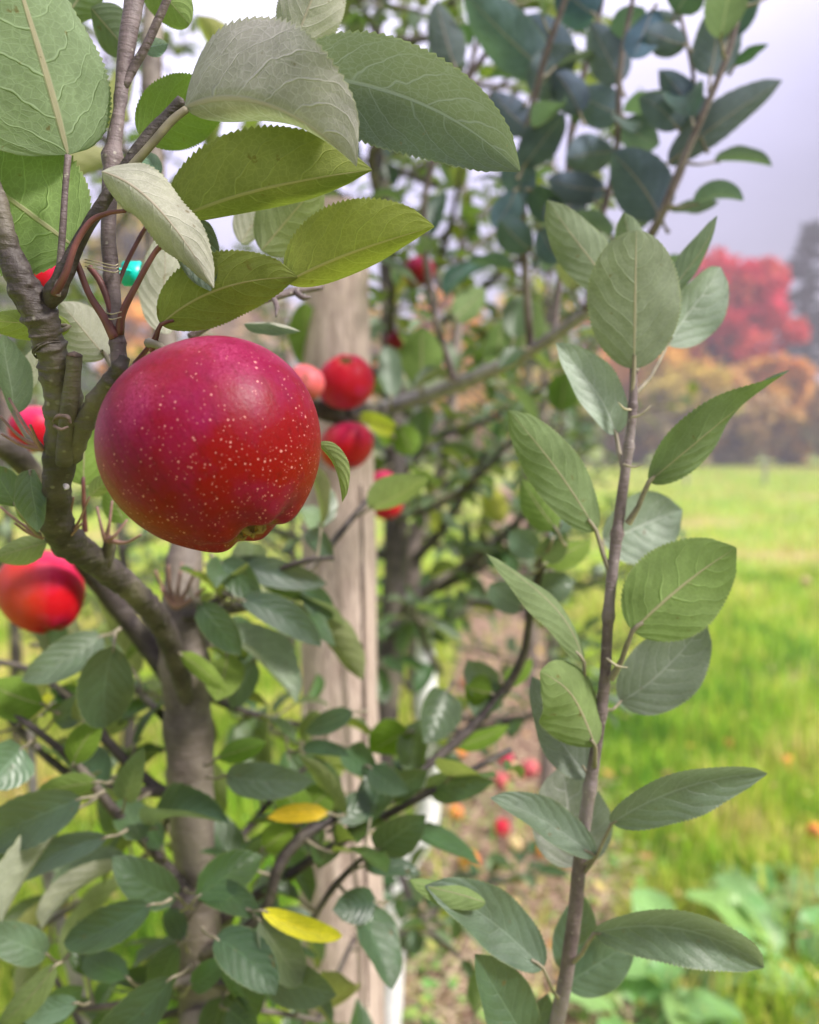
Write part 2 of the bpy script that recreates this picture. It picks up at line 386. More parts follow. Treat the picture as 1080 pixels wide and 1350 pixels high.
# ------------------------------------------------------------------ leaves
TOPW = None
def leaf_shape(base, tip, n, W, nv=10, nu=4, bend=0.0, arc=0.0, fold=0.35, foldL=None, foldR=None, wave=0.0, droop=0.0,
               teeth=0, twist=0.0, ph=0.0, blunt=0.0, pet=None, pet_r=0.0011, reflex=0.0, be=0.57):
    """leaf blade as a grid; n = direction its upper face looks"""
    t = tip-base; Ln = t.length; t = t.normalized()
    n = (n-t*n.dot(t)).normalized(); s = t.cross(n).normalized()      # s to one side
    fl = fold if foldL is None else foldL; fr_ = fold if foldR is None else foldR
    V = []; UV = []; F = []
    C_ = []
    for i in range(nv+1):
        v = i/nv
        c = base+t*(Ln*v)+n*(bend*Ln*4*v*(1-v)-droop*Ln*v*v*v*0)+s*(arc*Ln*4*v*(1-v))
        c = c+n*(reflex*Ln*math.sin(2*math.pi*v))
        C_.append(c)
    wmax = 0.58**0.0
    for i in range(nv+1):
        v = i/nv
        tg = (C_[min(i+1, nv)]-C_[max(i-1, 0)]).normalized()
        nn = (n-tg*n.dot(tg)).normalized(); ss = tg.cross(nn).normalized()
        if twist:
            q = Matrix.Rotation(twist*(v-0.3), 3, tg); nn = q @ nn; ss = q @ ss
        ae = 0.72-0.22*blunt; vm = be/(be+ae)
        prof = (max(v, 0.0)**be)*(max(1-v, 0.0)**ae)/(vm**be*(1-vm)**ae)
        if v > 0.9: prof *= 1-0.35*(v-0.9)/0.1*(1-blunt)
        hw = W/2*prof+0.0004*(1-v)
        for j in range(-nu, nu+1):
            u = j/nu; au = abs(u)
            fo = fl if u < 0 else fr_
            uu = au
            if teeth and abs(j) == nu:
                sw = (v*teeth) % 1.0
                uu = 1+0.055*(sw-0.4)*(0.5+abs(math.sin(int(v*teeth)*12.9+ph*7)))*min(1, hw/(W*0.2))
            ang = fo*(0.55+0.75*au)
            off = ss*(math.copysign(1, u)*uu*hw*math.cos(ang))+nn*(uu*hw*math.sin(ang)) if u else Vector((0,0,0))
            wv = wave*W*math.sin(ph+v*11+(1.7 if u > 0 else 0))*au*au*math.sin(math.pi*min(1, v*1.05))
            V.append(C_[i]+off+nn*wv); UV.append(((u+1)/2, v))
    k = 2*nu+1
    for i in range(nv):
        for j in range(2*nu):
            a = i*k+j
            F.append((a, a+1, a+k+1, a+k))
    mi = [0]*len(F)
    if pet is not None:
        d0 = (pet-base); mid = (pet+base)*0.5+Vector((0,0,-0.08*d0.length))
        tv, tf = tube([(pet, pet_r*1.5), (mid, pet_r), (base, pet_r*0.95), (base+t*Ln*0.10-n*pet_r*0.3, pet_r*0.8)], 7, 6, cap=False, v0=len(V))
        V += tv; UV += [(0.5, 0.0)]*len(tv); F += tf; mi += [1]*len(tf)
    return V, F, UV, mi

def check_top(V, F, n):
    pass

class Tree:
    def __init__(self, base, label, cat='apple tree', group=None, name='apple_tree', cap=100):
        self.root = empty(name, base, label, cat, group); self.L = []; self.cap = cap; self.mat_near = M['leaf']
        self.pet = M['petiole_green']
    def branch(self, parts, material, name='branch'):
        if isinstance(parts, list):
            return [new_mesh(name, V, F, mats=[material], parent=self.root) for V, F in parts][0]
        V, F = parts
        return new_mesh(name, V, F, mats=[material], parent=self.root)
    def leaf(self, base, tip, n, W, tint=(1,1,1), hero=False, label=None, petm=None, **k):
        self.L.append(dict(a=(base, tip, n, W), k=k, tint=tint, hero=hero, label=label, petm=petm))
    def finish(self):
        def size(q):
            b = proj(q['a'][0]); e = proj(q['a'][1])
            if b is None or e is None: return 0
            cx, cy = (b[0]+e[0])/2, (b[1]+e[1])/2
            s = q['a'][3]/max(0.1, (b[2]+e[2])/2)*FPX*((q['a'][1]-q['a'][0]).length/q['a'][3])
            if not (-20 < cx < 1100 and -20 < cy < 1370): s *= 0.02
            return s+(10000 if q['hero'] else 0)
        self.L.sort(key=size, reverse=True)
        rest = []
        for i, q in enumerate(self.L):
            if i < self.cap and size(q) > 4:
                if q['hero']: kk = dict(nv=136, nu=7, teeth=34)
                else: kk = dict(nv=22, nu=5, teeth=11)
                kk.update(q['k'])
                V, F, UV, mi = leaf_shape(*q['a'], **kk)
                o = new_mesh('leaf', V, F, UV, np.array(q['tint']), [self.mat_near, q['petm'] or self.pet], mi, self.root)
                if q['label']: o['label'] = q['label']
            else: rest.append(q)
        if rest:
            VV = []; FF = []; UU = []; TT = []; MM = []
            for q in rest:
                kk = dict(nv=6, nu=2); kk.update({a: b for a, b in q['k'].items() if a not in ('nv', 'nu', 'teeth')})
                V, F, UV, mi = leaf_shape(*q['a'], **kk)
                b = len(VV); VV += V; FF += [tuple(i+b for i in f) for f in F]; UU += UV; MM += mi
                TT += [q['tint']]*len(V)
            o = new_mesh('foliage', VV, FF, UU, np.array(TT), [M['leaf_far'], self.pet], MM, self.root)
            o['kind'] = 'stuff'
        print(self.root.name, 'leaves', len(self.L), 'rest', len(rest))

def rtint(r=rnd, base=(1,1,1), var=0.22):
    g = 1+r.uniform(-var, var)
    return (base[0]*g*(1+r.uniform(-0.15, 0.25)), base[1]*g, base[2]*g*(1+r.uniform(-0.15, 0.2)))

def shoot_leaves(tree, path, spacing, size, r=rnd, start=0.0, base=(1,1,1), up=0.35, n=60, spread=1.0, yellow=0.02):
    """alternate leaves along a path of (Vector, radius)"""
    pp = spline(path, n); fr = frame_path(pp)
    acc = r.uniform(0, spacing); ang = r.uniform(0, 6.28)
    for i in range(1, n):
        seg = (pp[i][0]-pp[i-1][0]).length; acc += seg
        if i/n < start: continue
        if acc > spacing:
            acc -= spacing*r.uniform(0.6, 1.5); ang += 2.4+r.uniform(-0.3, 0.3)
            c, rad = pp[i]; t, x, y = fr[i]
            d = (x*math.cos(ang)+y*math.sin(ang))*spread+t*r.uniform(0.15, 0.6)+Vector((0,0,up+r.uniform(-0.35, 0.2)))
            d.normalize()
            S = size*r.uniform(0.5, 1.3)
            pet = c+d*rad*0.5; b = c+d*(rad+0.018*r.uniform(0.6, 1.4))
            d2 = (d+Vector((r.uniform(-.3,.3), r.uniform(-.3,.3), r.uniform(-0.65, 0.15)))).normalized()
            nrm = Vector((r.uniform(-.5,.5), r.uniform(-.5,.5), 1.0))+t*0.4
            tn = rtint(r, base)
            if r.random() < yellow: tn = (11, 5.5, 0.5)
            elif r.random() < .13: tn = (5.0, 3.3, 3.6)  # random silver tint: bright highlights put into the leaf colour
            tree.leaf(b, b+d2*S, nrm, S*r.uniform(0.52, 0.66), tn, pet=pet, bend=r.uniform(-0.03, 0.14), fold=r.uniform(0.1, 0.8), twist=r.uniform(-.8, .8),
                      wave=r.uniform(0.0, 0.06), ph=r.uniform(0, 6), arc=r.uniform(-.05,.05))
def spur(tree, c, size, k, r=rnd, base=(1,1,1), yellow=0.03, dirv=None):
    for j in range(k):
        a = r.uniform(0, 6.28); e = r.uniform(-0.25, 0.9)
        d = Vector((math.cos(a), math.sin(a), e)).normalized()
        if dirv is not None: d = (d+dirv*0.8).normalized()
        S = size*r.uniform(0.6, 1.15); b = c+d*r.uniform(0.012, 0.03)
        d2 = (d+Vector((0,0,r.uniform(-0.9, 0.1)))).normalized()
        nrm = Vector((r.uniform(-.4,.4), r.uniform(-.4,.4), 1))
        tn = rtint(r, base)
        if r.random() < yellow: tn = (11, 5.5, 0.5)
        elif r.random() < .13: tn = (5.0, 3.3, 3.6)  # pale silver tint stands in for highlights on some leaves
        tree.leaf(b, b+d2*S, nrm, S*r.uniform(0.5, 0.64), tn, pet=c, bend=r.uniform(0, .12), fold=r.uniform(.1,.55),
                  wave=r.uniform(0,.07), ph=r.uniform(0,6), arc=r.uniform(-.06,.06))

def PL(tree, b, tip, wp, d, dt=None, side='u', roll=0.0, tint=(1,1,1), pet=None, hero=False, label=None, petw=6, petm=None, **k):
    """a leaf drawn from its base and tip in the photograph: real distance d, width from its apparent width; side 'u' shows the underside"""
    dt = d if dt is None else dt
    B = P(b[0], b[1], d); T = P(tip[0], tip[1], dt)
    W = wp*((d+dt)/2)/FPX/max(0.3, math.cos(R(roll)))
    ax = (T-B).normalized()
    view = (CAM-(B+T)/2).normalized()
    n = (view-ax*view.dot(ax)).normalized()
    if side == 'u':
        n = -n
        if 'arc' in k: k['arc'] = -k['arc']
        k['foldL'], k['foldR'] = k.get('foldR', k.get('fold', .35)), k.get('foldL', k.get('fold', .35))
    n = Matrix.Rotation(R(roll), 3, ax) @ n
    k.setdefault('twist', rnd.uniform(-.45, .45)); k.setdefault('wave', rnd.uniform(.02, .06)); k.setdefault('reflex', rnd.uniform(-.02, .03))
    if pet is not None: k['pet'] = P(pet[0], pet[1], pet[2] if len(pet) > 2 else d); k['pet_r'] = wpx(petw, d)
    tree.leaf(B, T, n, W, tint, hero, label, petm, **k)

def auto_branches(T, basep, H, n, r, len_=.45, size=.07, sp=.04, base=(1,1,1), z0=.45, mt='bark', k=3, thin=1.0, yellow=.02, away=False):
    """ordinary crown: laterals round a trunk, each with leafy side shoots"""
    for i in range(n):
        z = z0+(H-z0)*(i+.5)/n+r.uniform(-.04,.04); a = i*2.4+r.uniform(-.4,.4)
        if away: a = math.radians(-12)+(a % math.pi)*(204/180)
        Lb = len_*(1.15-.6*z/H)*r.uniform(.7,1.25); s0 = Vector((basep[0], basep[1], z))
        d = Vector((math.cos(a), math.sin(a), r.uniform(.15,.7))).normalized()
        e = s0+d*Lb; m1 = s0+d*Lb*.5+Vector((0,0,-.05*Lb+r.uniform(-.03,.03)))
        pth = [(s0, .008*thin), (m1, .0055*thin), (e, .0025)]
        T.branch(tube(pth, 14, 7, rough=.08), M[mt])
        shoot_leaves(T, pth, sp, size, r, .15, base, .25, yellow=yellow)
        for j in range(k):
            f = r.uniform(.2,.95); c = s0.lerp(m1, f*2) if f < .5 else m1.lerp(e, f*2-1)
            spur(T, c, size*.95, r.randint(4,6), r, base, yellow)

# ------------------------------------------------------------------ apples
def apple(c, r, axis, material, label, group=None, stem=True, hi=False, stem_to=None, squash=0.90, spin=0.0, skew=0.0):
    """axis: unit vector from the stem end to the calyx end"""
    root = empty('apple', c, label, 'apple', group)
    nt_, ns = (112, 160) if hi else (26, 36)
    V = []; F = []
    for i in range(nt_+1):
        ph = math.pi*i/nt_                              # 0 at calyx
        for s in range(ns):
            th = 2*math.pi*s/ns
            rho = max(0.0, math.sin(ph))**0.90*(1-0.045*math.cos(ph)-0.03*math.cos(ph)**2)
            z = -squash*math.cos(ph)
            z += 0.20*math.exp(-(rho/0.20)**2) if ph < 1.57 else -0.26*math.exp(-(rho/0.24)**2)
            lob = math.cos(5*th+spin)
            if ph < 1.57: z -= 0.030*lob*math.exp(-((rho-0.36)/0.20)**2); rho *= 1+0.022*lob*math.cos(ph)**2
            rho *= 1+0.018*math.cos(2*th+spin)+0.012*math.cos(3*th+1+spin)
            z += skew*rho*math.cos(th)
            V.append((rho*math.cos(th), rho*math.sin(th), z))
    for i in range(nt_):
        for s in range(ns):
            s2 = (s+1) % ns
            F.append((i*ns+s, i*ns+s2, (i+1)*ns+s2, (i+1)*ns+s))
    me = bpy.data.meshes.new('skin'); me.from_pydata(V, [], F); me.polygons.foreach_set('use_smooth', [True]*len(F))
    me.materials.append(material); me.update()
    q = (-Vector(axis)).normalized().to_track_quat('Z', 'Y')
    def link(name, me):
        o = bpy.data.objects.new(name, me); C.objects.link(o); o.parent = root
        o.rotation_mode = 'QUATERNION'; o.rotation_quaternion = q; o.scale = (r, r, r)
        return o
    link('skin', me)
    # calyx: five dry curled sepals
    parts = []
    for k in range(5):
        a = k*1.2566+0.3+spin
        pts = []
        for j, (rr, zz) in enumerate(((0.06, -0.67), (0.10, -0.75), (0.12, -0.84), (0.09+0.05*math.sin(k*3), -0.91), (0.02+0.06*math.sin(k*5), -0.90))):
            pts.append((Vector((rr*math.cos(a+0.15*j), rr*math.sin(a+0.15*j), zz)), (0.045, 0.05, 0.036, 0.022, 0.006)[j]))
        parts.append(tube(pts, 10 if hi else 6, 7 if hi else 5, rough=0.25, nscale=14))
    v, f = join(parts)
    me = bpy.data.meshes.new('calyx'); me.from_pydata([tuple(x) for x in v], [], f); me.polygons.foreach_set('use_smooth', [True]*len(f))
    me.materials.append(M['calyx']); link('calyx', me)
    if stem:
        inv = q.inverted()
        e = inv @ ((stem_to-Vector(c))/r) if stem_to is not None else Vector((0.12, 0.05, 1.15))
        pts = [(Vector((0,0,0.60)), 0.045), (Vector((0.01,0.0,0.8)), 0.032), (Vector((e.x*0.35, e.y*0.35, 0.55+e.z*0.42)), 0.032), (e, 0.05)]
        v, f = tube(pts, 12, 8)
        me = bpy.data.meshes.new('stem'); me.from_pydata([tuple(x) for x in v], [], f); me.polygons.foreach_set('use_smooth', [True]*len(f))
        me.materials.append(M['petiole_green']); link('stem', me)
    return root
def imdir(x, y, z): return (VX*x-VY*y+VZ*z).normalized()       # image x right, y DOWN, z towards camera

# ================================================================== SETTING
def ground_mat():
    m, t, bs, o = mat('meadow soil and turf')
    oc = coord(t)
    n1 = noise_(t, oc, 0.9, 5, 0.6); n2 = noise_(t, oc, 7, 5, 0.7)
    s = t.nodes.new('ShaderNodeSeparateXYZ'); t.links.new(oc, s.inputs[0])
    n3 = noise_(t, coord(t, 'Object', (0.12, 0.55, 1)), 1.0, 3)
    c = mixc(t, maprange(t, n1, 0.35, 0.65), (0.17, 0.30, 0.035), (0.30, 0.38, 0.06))
    c = mixc(t, maprange(t, n3, 0.5, 0.62), c, (0.36, 0.31, 0.13))
    c = mixc(t, math_(t, 'MULTIPLY', maprange(t, n2, 0.45, 0.7), 0.5), c, (0.10, 0.19, 0.03))
    t.links.new(c, bs.inputs['Base Color']); bs.inputs['Roughness'].default_value = 0.95
    bs.inputs['Specular IOR Level'].default_value = 0.1
    return m
nx, ny = 60, 60
GV = []; GF = []
for j in range(ny+1):
    for i in range(nx+1):
        y = -20+420*(j/ny)**2; x = (i/nx*2-1); x = math.copysign(abs(x)**1.8, x)*300
        GV.append((x, y, 0.015*mn.noise(Vector((x*1.3, y*1.3, 0)))))
for j in range(ny):
    for i in range(nx):
        a = j*(nx+1)+i; GF.append((a, a+1, a+nx+2, a+nx+1))
tag(new_mesh('ground', GV, GF, mats=[ground_mat()]), kind='structure')
ROWX = lambda y: 0.02+0.115*y      # middle of the bare strip
def strip_mat():
    m, t, bs, o = mat('bare strip of straw and wood chips')
    oc = coord(t)
    n1 = noise_(t, oc, 3.5, 4, 0.6); n2 = noise_(t, oc, 38, 5, 0.75)
    c = mixc(t, maprange(t, n2, 0.35, 0.65), (0.15, 0.085, 0.065), (0.50, 0.34, 0.26))
    c = mixc(t, math_(t, 'MULTIPLY', maprange(t, n1, 0.45, 0.68), 0.6), c, (0.13, 0.075, 0.06))
    t.links.new(c, bs.inputs['Base Color']); bs.inputs['Roughness'].default_value = 0.95
    bs.inputs['Specular IOR Level'].default_value = 0.1
    bump(t, n2, 0.8, 0.02, bs)
    return m
SV = []; SF = []; ns_ = 90
for j in range(ns_+1):
    y = 0.2+24*j/ns_; c = ROWX(y)
    for i in range(9):
        f = i/8*2-1; hw = 0.33+0.05*mn.noise(Vector((y*1.5, f*3, 2)))
        x = c+f*hw
        SV.append((x, y, 0.022+0.012*(1-f*f)+0.012*mn.noise(Vector((x*6, y*6, 1)))))
for j in range(ns_):
    for i in range(8):
        a = j*9+i; SF.append((a, a+1, a+10, a+9))
tag(new_mesh('bare_soil_strip', SV, SF, mats=[strip_mat()]), kind='structure')

# grass: one mesh of blades
def blades(name, n, ymin, ymax, hmin, hmax, wd, cols, xs=0.62, seed=1, skip_strip=True, power=1.6, bendk=0.6, lab=None):
    g = np.random.default_rng(seed)
    y = ymin+(ymax-ymin)*g.random(n)**power
    x = (g.random(n)*2-1)*xs*y
    if skip_strip:
        dx = np.abs(x-(0.02+0.115*y)); keep = (dx > 0.33) | (g.random(n) < 0.06); x = x[keep]; y = y[keep]
    for wx, wy, wr in ((1050,1300,.2), (900,1330,.2), (1000,1225,.14), (1085,1225,.14), (840,1370,.15)):
        q = G(wx, wy); keep = ((x-q.x)**2+(y-q.y)**2 > wr*wr) | (g.random(len(x)) < .25); x = x[keep]; y = y[keep]
    n = len(x)
    tuft = np.sin(x*5.1+np.sin(y*3.3)*2)*np.cos(y*4.3+x*1.7)
    h = (hmin+(hmax-hmin)*g.random(n))*(1+0.6*tuft)
    a = g.random(n)*6.283; ba = g.random(n)*6.283; bl = h*bendk*g.random(n)
    dx, dy = np.cos(a), np.sin(a); bx, by = np.cos(ba)*bl, np.sin(ba)*bl
    wd_ = wd*(0.6+0.8*g.random(n))*(1+y*0.06)
    z0 = 0.0
    v = np.zeros((n, 5, 3), np.float32)
    v[:,0] = np.stack([x-dx*wd_, y-dy*wd_, np.full(n, z0)], 1); v[:,1] = np.stack([x+dx*wd_, y+dy*wd_, np.full(n, z0)], 1)
    v[:,2] = np.stack([x+bx*.35-dx*wd_*.8, y+by*.35-dy*wd_*.8, h*.6], 1); v[:,3] = np.stack([x+bx*.35+dx*wd_*.8, y+by*.35+dy*wd_*.8, h*.6], 1)
    v[:,4] = np.stack([x+bx, y+by, h*(1-0.25*bl/np.maximum(h,1e-4))], 1)
    me = bpy.data.meshes.new(name)
    me.vertices.add(n*5); me.vertices.foreach_set('co', v.ravel())
    b = (np.arange(n)*5)[:,None]
    q = (b+np.array([0,1,3,2])).astype(np.int32); tr = (b+np.array([2,3,4])).astype(np.int32)
    loops = np.concatenate([q.ravel(), tr.ravel()])
    me.loops.add(len(loops)); me.loops.foreach_set('vertex_index', loops)
    me.polygons.add(2*n)
    st = np.concatenate([np.arange(n)*4, 4*n+np.arange(n)*3]).astype(np.int32)
    me.polygons.foreach_set('loop_start', st)
    me.update(calc_edges=True)
    col = np.array(cols, np.float32)
    pz = 0.5+0.32*np.sin(x*1.3+1.9*np.sin(y*0.75))*np.cos(y*0.9-x*0.6)+0.3*np.sin(x*6.1+2*np.sin(y*4.3))*np.cos(y*5.2-x*2.9+1)
    k = np.clip((pz*0.7+g.random(n)*0.55)*(len(col)-1), 0, len(col)-1.001)
    ki = k.astype(int); f = (k-ki)[:,None]
    cc = col[ki]*(1-f)+col[ki+1]*f
    cc *= (0.6+0.8*g.random(n))[:,None]
    A = me.attributes.new('tint', 'FLOAT_COLOR', 'POINT')
    A.data.foreach_set('color', np.hstack([np.repeat(cc, 5, 0), np.ones((n*5,1))]).astype(np.float32).ravel())
    me.materials.append(M['grass'])
    o = bpy.data.objects.new(name, me); C.objects.link(o)
    return tag(o, lab, 'grass', kind='stuff')
m, t, bs, o = mat('grass blades')
at = t.nodes.new('ShaderNodeAttribute'); at.attribute_name = 'tint'
t.links.new(at.outputs['Color'], bs.inputs['Base Color']); bs.inputs['Roughness'].default_value = 0.5
bs.inputs['Specular IOR Level'].default_value = 0.25
tr = t.nodes.new('ShaderNodeBsdfTranslucent'); t.links.new(at.outputs['Color'], tr.inputs[0])
ms = t.nodes.new('ShaderNodeMixShader'); ms.inputs[0].default_value = 0.4
t.links.new(bs.outputs[0], ms.inputs[1]); t.links.new(tr.outputs[0], ms.inputs[2]); t.links.new(ms.outputs[0], o.inputs[0])
M['grass'] = m
gc = [(0.07, 0.19, 0.02), (0.17, 0.38, 0.025), (0.36, 0.54, 0.04), (0.58, 0.60, 0.10), (0.74, 0.56, 0.30)]
blades('grass', 90000, 1.0, 9.0, 0.06, 0.18, 0.0034, gc, seed=3, lab='bright yellow-green meadow grass growing beside the bare strip')
blades('grass', 50000, 8.5, 45.0, 0.06, 0.16, 0.004, gc[1:], seed=5, power=1.3, lab='far meadow grass mixed with straw, reaching the autumn trees')
# straw and fallen leaves on the strip
g = random.Random(11); SVs = []; SFs = []; ST = []
for i in range(9500):
    y = 1.2+9*g.random()**1.7; x = ROWX(y)+g.uniform(-0.42, 0.42); a = g.uniform(0, 6.28)
    ln = g.uniform(0.02, 0.10); wd = g.uniform(0.0012, 0.004)
    dx, dy = math.cos(a), math.sin(a); z = 0.035+g.uniform(0, 0.03); k = len(SVs); tl = g.uniform(-0.01, 0.02)
    SVs += [(x-dy*wd, y+dx*wd, z), (x+dy*wd, y-dx*wd, z), (x+dx*ln+dy*wd, y+dy*ln-dx*wd, z+tl), (x+dx*ln-dy*wd, y+dy*ln+dx*wd, z+tl)]
    SFs.append((k, k+1, k+2, k+3)); q = g.random()
    col = (0.66, 0.54, 0.38) if q < 0.55 else ((0.34, 0.22, 0.15) if q < 0.8 else (0.18, 0.11, 0.08))
    ST += [col]*4
tag(new_mesh('straw_litter', SVs, SFs, tint=np.array(ST), mats=[M['grass']]), 'dry straw scattered over the bare strip under the trees', 'straw', kind='stuff')
g = random.Random(19); V0 = []; F0 = []; T0 = []
for i in range(420):
    y = 1.9+11*g.random()**1.5; x = ROWX(y)+g.uniform(.0, .75*y) if g.random() < .75 else g.uniform(-.5*y, 0); z = g.uniform(.04, .15); a = g.uniform(0, 6.28); s0 = g.uniform(.015, .035)
    d = Vector((math.cos(a), math.sin(a), g.uniform(-.4,.4)))*s0; e = Vector((-math.sin(a), math.cos(a), g.uniform(-.4,.4)))*s0*.55; c0 = Vector((x, y, z)); k = len(V0)
    V0 += [c0-d, c0+e, c0+d*1.1, c0-e, c0+Vector((0,0,-.006))]; F0 += [(k, k+4, k+1), (k+1, k+4, k+2), (k+2, k+4, k+3), (k+3, k+4, k)]
    T0 += [g.choice([(.75,.50,.08), (.62,.34,.10), (.45,.26,.12), (.70,.58,.22)])]*5
tag(new_mesh('fallen_leaves', V0, F0, tint=np.array(T0), mats=[M['grass']]), 'small yellow and brown leaves fallen in the meadow grass', 'fallen leaves', kind='stuff')
# low ground cover at the foot of the row
cv = Tree((0.2, 1.9, 0), 'x'); bpy.data.objects.remove(cv.root)
LV = []; LF = []; LU = []; LT = []
for i in range(1500):
    y = 1.55+1.9*g.random()**1.6; x = ROWX(y)+g.choice([-1, 1])*abs(g.gauss(0.30, 0.16))
    if g.random() < .4: x = g.uniform(-0.5*y, 0.05*y)
    b = Vector((x, y, g.uniform(0.03, 0.07))); a = g.uniform(0, 6.28)
    d = Vector((math.cos(a), math.sin(a), g.uniform(0, .5))).normalized(); S = g.uniform(0.02, 0.045)
    V, F, U, mi = leaf_shape(b, b+d*S, Vector((0,0,1)), S*.7, 4, 2, fold=.2, bend=.1)
    k = len(LV); LV += V; LF += [tuple(q+k for q in f) for f in F]; LU += U
    tt = rtint(g, (g.choice([1.0, 1.6, 2.2]), 1.2, .6)); LT += [tt]*len(V)
tag(new_mesh('ground_cover', LV, LF, LU, np.array(LT), [M['weed']]), 'small clover-like weeds creeping along the edges of the bare strip', 'weeds', kind='stuff')

# ------------------------------------------------------------------ far trees
def crown_material(name):
    m, t, bs, o = mat(name)
    at = t.nodes.new('ShaderNodeAttribute'); at.attribute_name = 'tint'
    t.links.new(at.outputs['Color'], bs.inputs['Base Color']); bs.inputs['Roughness'].default_value = 0.7
    bs.inputs['Specular IOR Level'].default_value = 0.2
    tr = t.nodes.new('ShaderNodeBsdfTranslucent'); t.links.new(at.outputs['Color'], tr.inputs[0])
    ms = t.nodes.new('ShaderNodeMixShader'); ms.inputs[0].default_value = 0.3
    t.links.new(bs.outputs[0], ms.inputs[1]); t.links.new(tr.outputs[0], ms.inputs[2]); t.links.new(ms.outputs[0], o.inputs[0])
    return m
M['crown'] = crown_material('autumn crown leaves')
M['far_bark'] = simple('far bark', (0.12, 0.10, 0.10), 0.9, 0.3, 3)
def quads(cs, size, cols, g, flat=0.0):
    n = len(cs); cs = np.asarray(cs)
    a = g.normal(size=(n,3)); a[:,2] *= (1-flat); a /= np.linalg.norm(a, axis=1)[:,None]
    b = g.normal(size=(n,3)); b -= a*(a*b).sum(1)[:,None]; b /= np.linalg.norm(b, axis=1)[:,None]
    s = size*(0.5+g.random(n))[:,None]
    v = np.stack([cs-a*s, cs-b*s*.6, cs+a*s, cs+b*s*.6], 1)
    f = np.arange(n*4).reshape(n,4)
    return v.reshape(-1,3), f, np.repeat(cols, 4, 0)
def broad_tree(px, py_top, dist, wpx_, cols, label, cat='tree', name='autumn_tree', n=2600, group=None, trunk=True, low=0.2, seed=0, dense=1.0, leaf=None):
    g = np.random.default_rng(abs(seed+int(px)*3+5))
    b = P(px, 575, dist); base = Vector((b.x, b.y, 0))
    top = P(px, py_top, dist).z; Wd = wpx_*dist/FPX/2
    root = empty(name, base, label, cat, group)
    r_ = random.Random(seed+int(px))
    parts = [tube([(base, top*.025), (base+Vector((.1,0,top*.4)), top*.018), (base+Vector((-.1,.1,top*.9)), top*.004)], 8, 7)]
    clumps = []
    for k in range(64):
        hh = low+(0.97-low)*(k+0.5)/64; a = r_.uniform(0, 6.28)
        prof = math.sin(math.pi*min(1, (1-hh)*0.85+0.12))**0.7
        rr = Wd*prof*r_.uniform(.25, .8)
        c = base+Vector((math.cos(a)*rr, math.sin(a)*rr, hh*top))
        cr_ = Wd*r_.uniform(.16, .36)*(0.55+.5*prof); clumps.append((c, cr_))
        if trunk:
            s0 = base+Vector((0,0,hh*top*.6)); parts.append(tube([(s0, top*.008), ((s0+c)/2+Vector((0,0,-.1)), top*.005), (c, top*.002)], 5, 5))
    V, F = join(parts)
    new_mesh('trunk', V, F, mats=[M['far_bark']], parent=root)
    cs = []; cc = []
    col = np.array(cols)
    for c, cr_ in clumps:
        m_ = int(n/34*dense); q = g.normal(size=(m_,3)); q /= np.linalg.norm(q,axis=1)[:,None]; q *= (g.random(m_)**.45)[:,None]*cr_
        q[:,2] *= .75
        cs.append(q+np.array(c)); k = g.integers(0, len(col)); jit = .8+.4*g.random((m_,1))
        mixk = g.random((m_,1))*.5
        hgt = (c.z/top)
        cidx = min(len(col)-1, int((1-hgt)*len(col)+g.normal()*.5)) if len(col) > 1 else 0
        cidx = max(0, cidx)
        cc.append((col[cidx]*(1-mixk)+col[k]*mixk)*jit)
    v, f, tt = quads(np.vstack(cs), leaf or dist*.0055, np.vstack(cc), g)
    new_mesh('crown', v, f, tint=tt, mats=[M['crown']], parent=root, smooth=False)
    return root
def conifer(px, py_top, dist, wpx_, label, seed=0, col=(0.06, 0.085, 0.085)):
    g = np.random.default_rng(seed); b = P(px, 575, dist); base = Vector((b.x, b.y, 0)); top = P(px, py_top, dist).z
    Wd = wpx_*dist/FPX/2
    root = empty('conifer', base, label, 'conifer')
    parts = [tube([(base, top*.02), (base+Vector((0,0,top*.5)), top*.012), (base+Vector((0,0,top)), .02)], 8, 7)]
    cs = []
    r_ = random.Random(seed)
    for k in range(95):
        hh = 0.06+.92*k/95; a = r_.uniform(0, 6.28); Lb = Wd*(1-hh)**.8*r_.uniform(.65, 1.1)+.15
        s0 = base+Vector((0,0,hh*top)); e = s0+Vector((math.cos(a)*Lb, math.sin(a)*Lb, -.22*Lb+.1))
        parts.append(tube([(s0, .05*(1-hh)+.01), ((s0+e)/2+Vector((0,0,.08*Lb)), .025), (e, .01)], 4, 4, cap=False))
        for j in range(26):
            f = r_.uniform(.1, 1.05); w_ = .22*Lb*(1.1-f)+.1
            cs.append(s0+(e-s0)*f+Vector((r_.gauss(0,w_)*.6, r_.gauss(0,w_)*.6, -abs(r_.gauss(0,.12)))))
    V, F = join(parts); new_mesh('trunk', V, F, mats=[M['far_bark']], parent=root)
    cc = np.array(col)*(.7+.6*g.random((len(cs),1)))
    v, f, tt = quads(np.array([tuple(c) for c in cs]), dist*.0055, cc, g, .6)
    new_mesh('crown', v, f, tint=tt, mats=[M['crown']], parent=root, smooth=False)
RED = [(0.72,0.03,0.09),(0.70,0.06,0.09),(0.70,0.14,0.06),(0.72,0.26,0.05)]
ORG = [(0.80,0.34,0.06),(0.80,0.46,0.08),(0.74,0.44,0.14),(0.58,0.40,0.20)]
YEL = [(0.62,0.42,0.05),(0.58,0.46,0.08),(0.45,0.38,0.08)]
BRN = [(0.50,0.38,0.26),(0.58,0.36,0.16),(0.44,0.38,0.20)]
GRY = [(0.40,0.36,0.32),(0.46,0.38,0.30)]
GRN = [(0.28,0.38,0.12),(0.40,0.40,0.12),(0.26,0.32,0.16)]
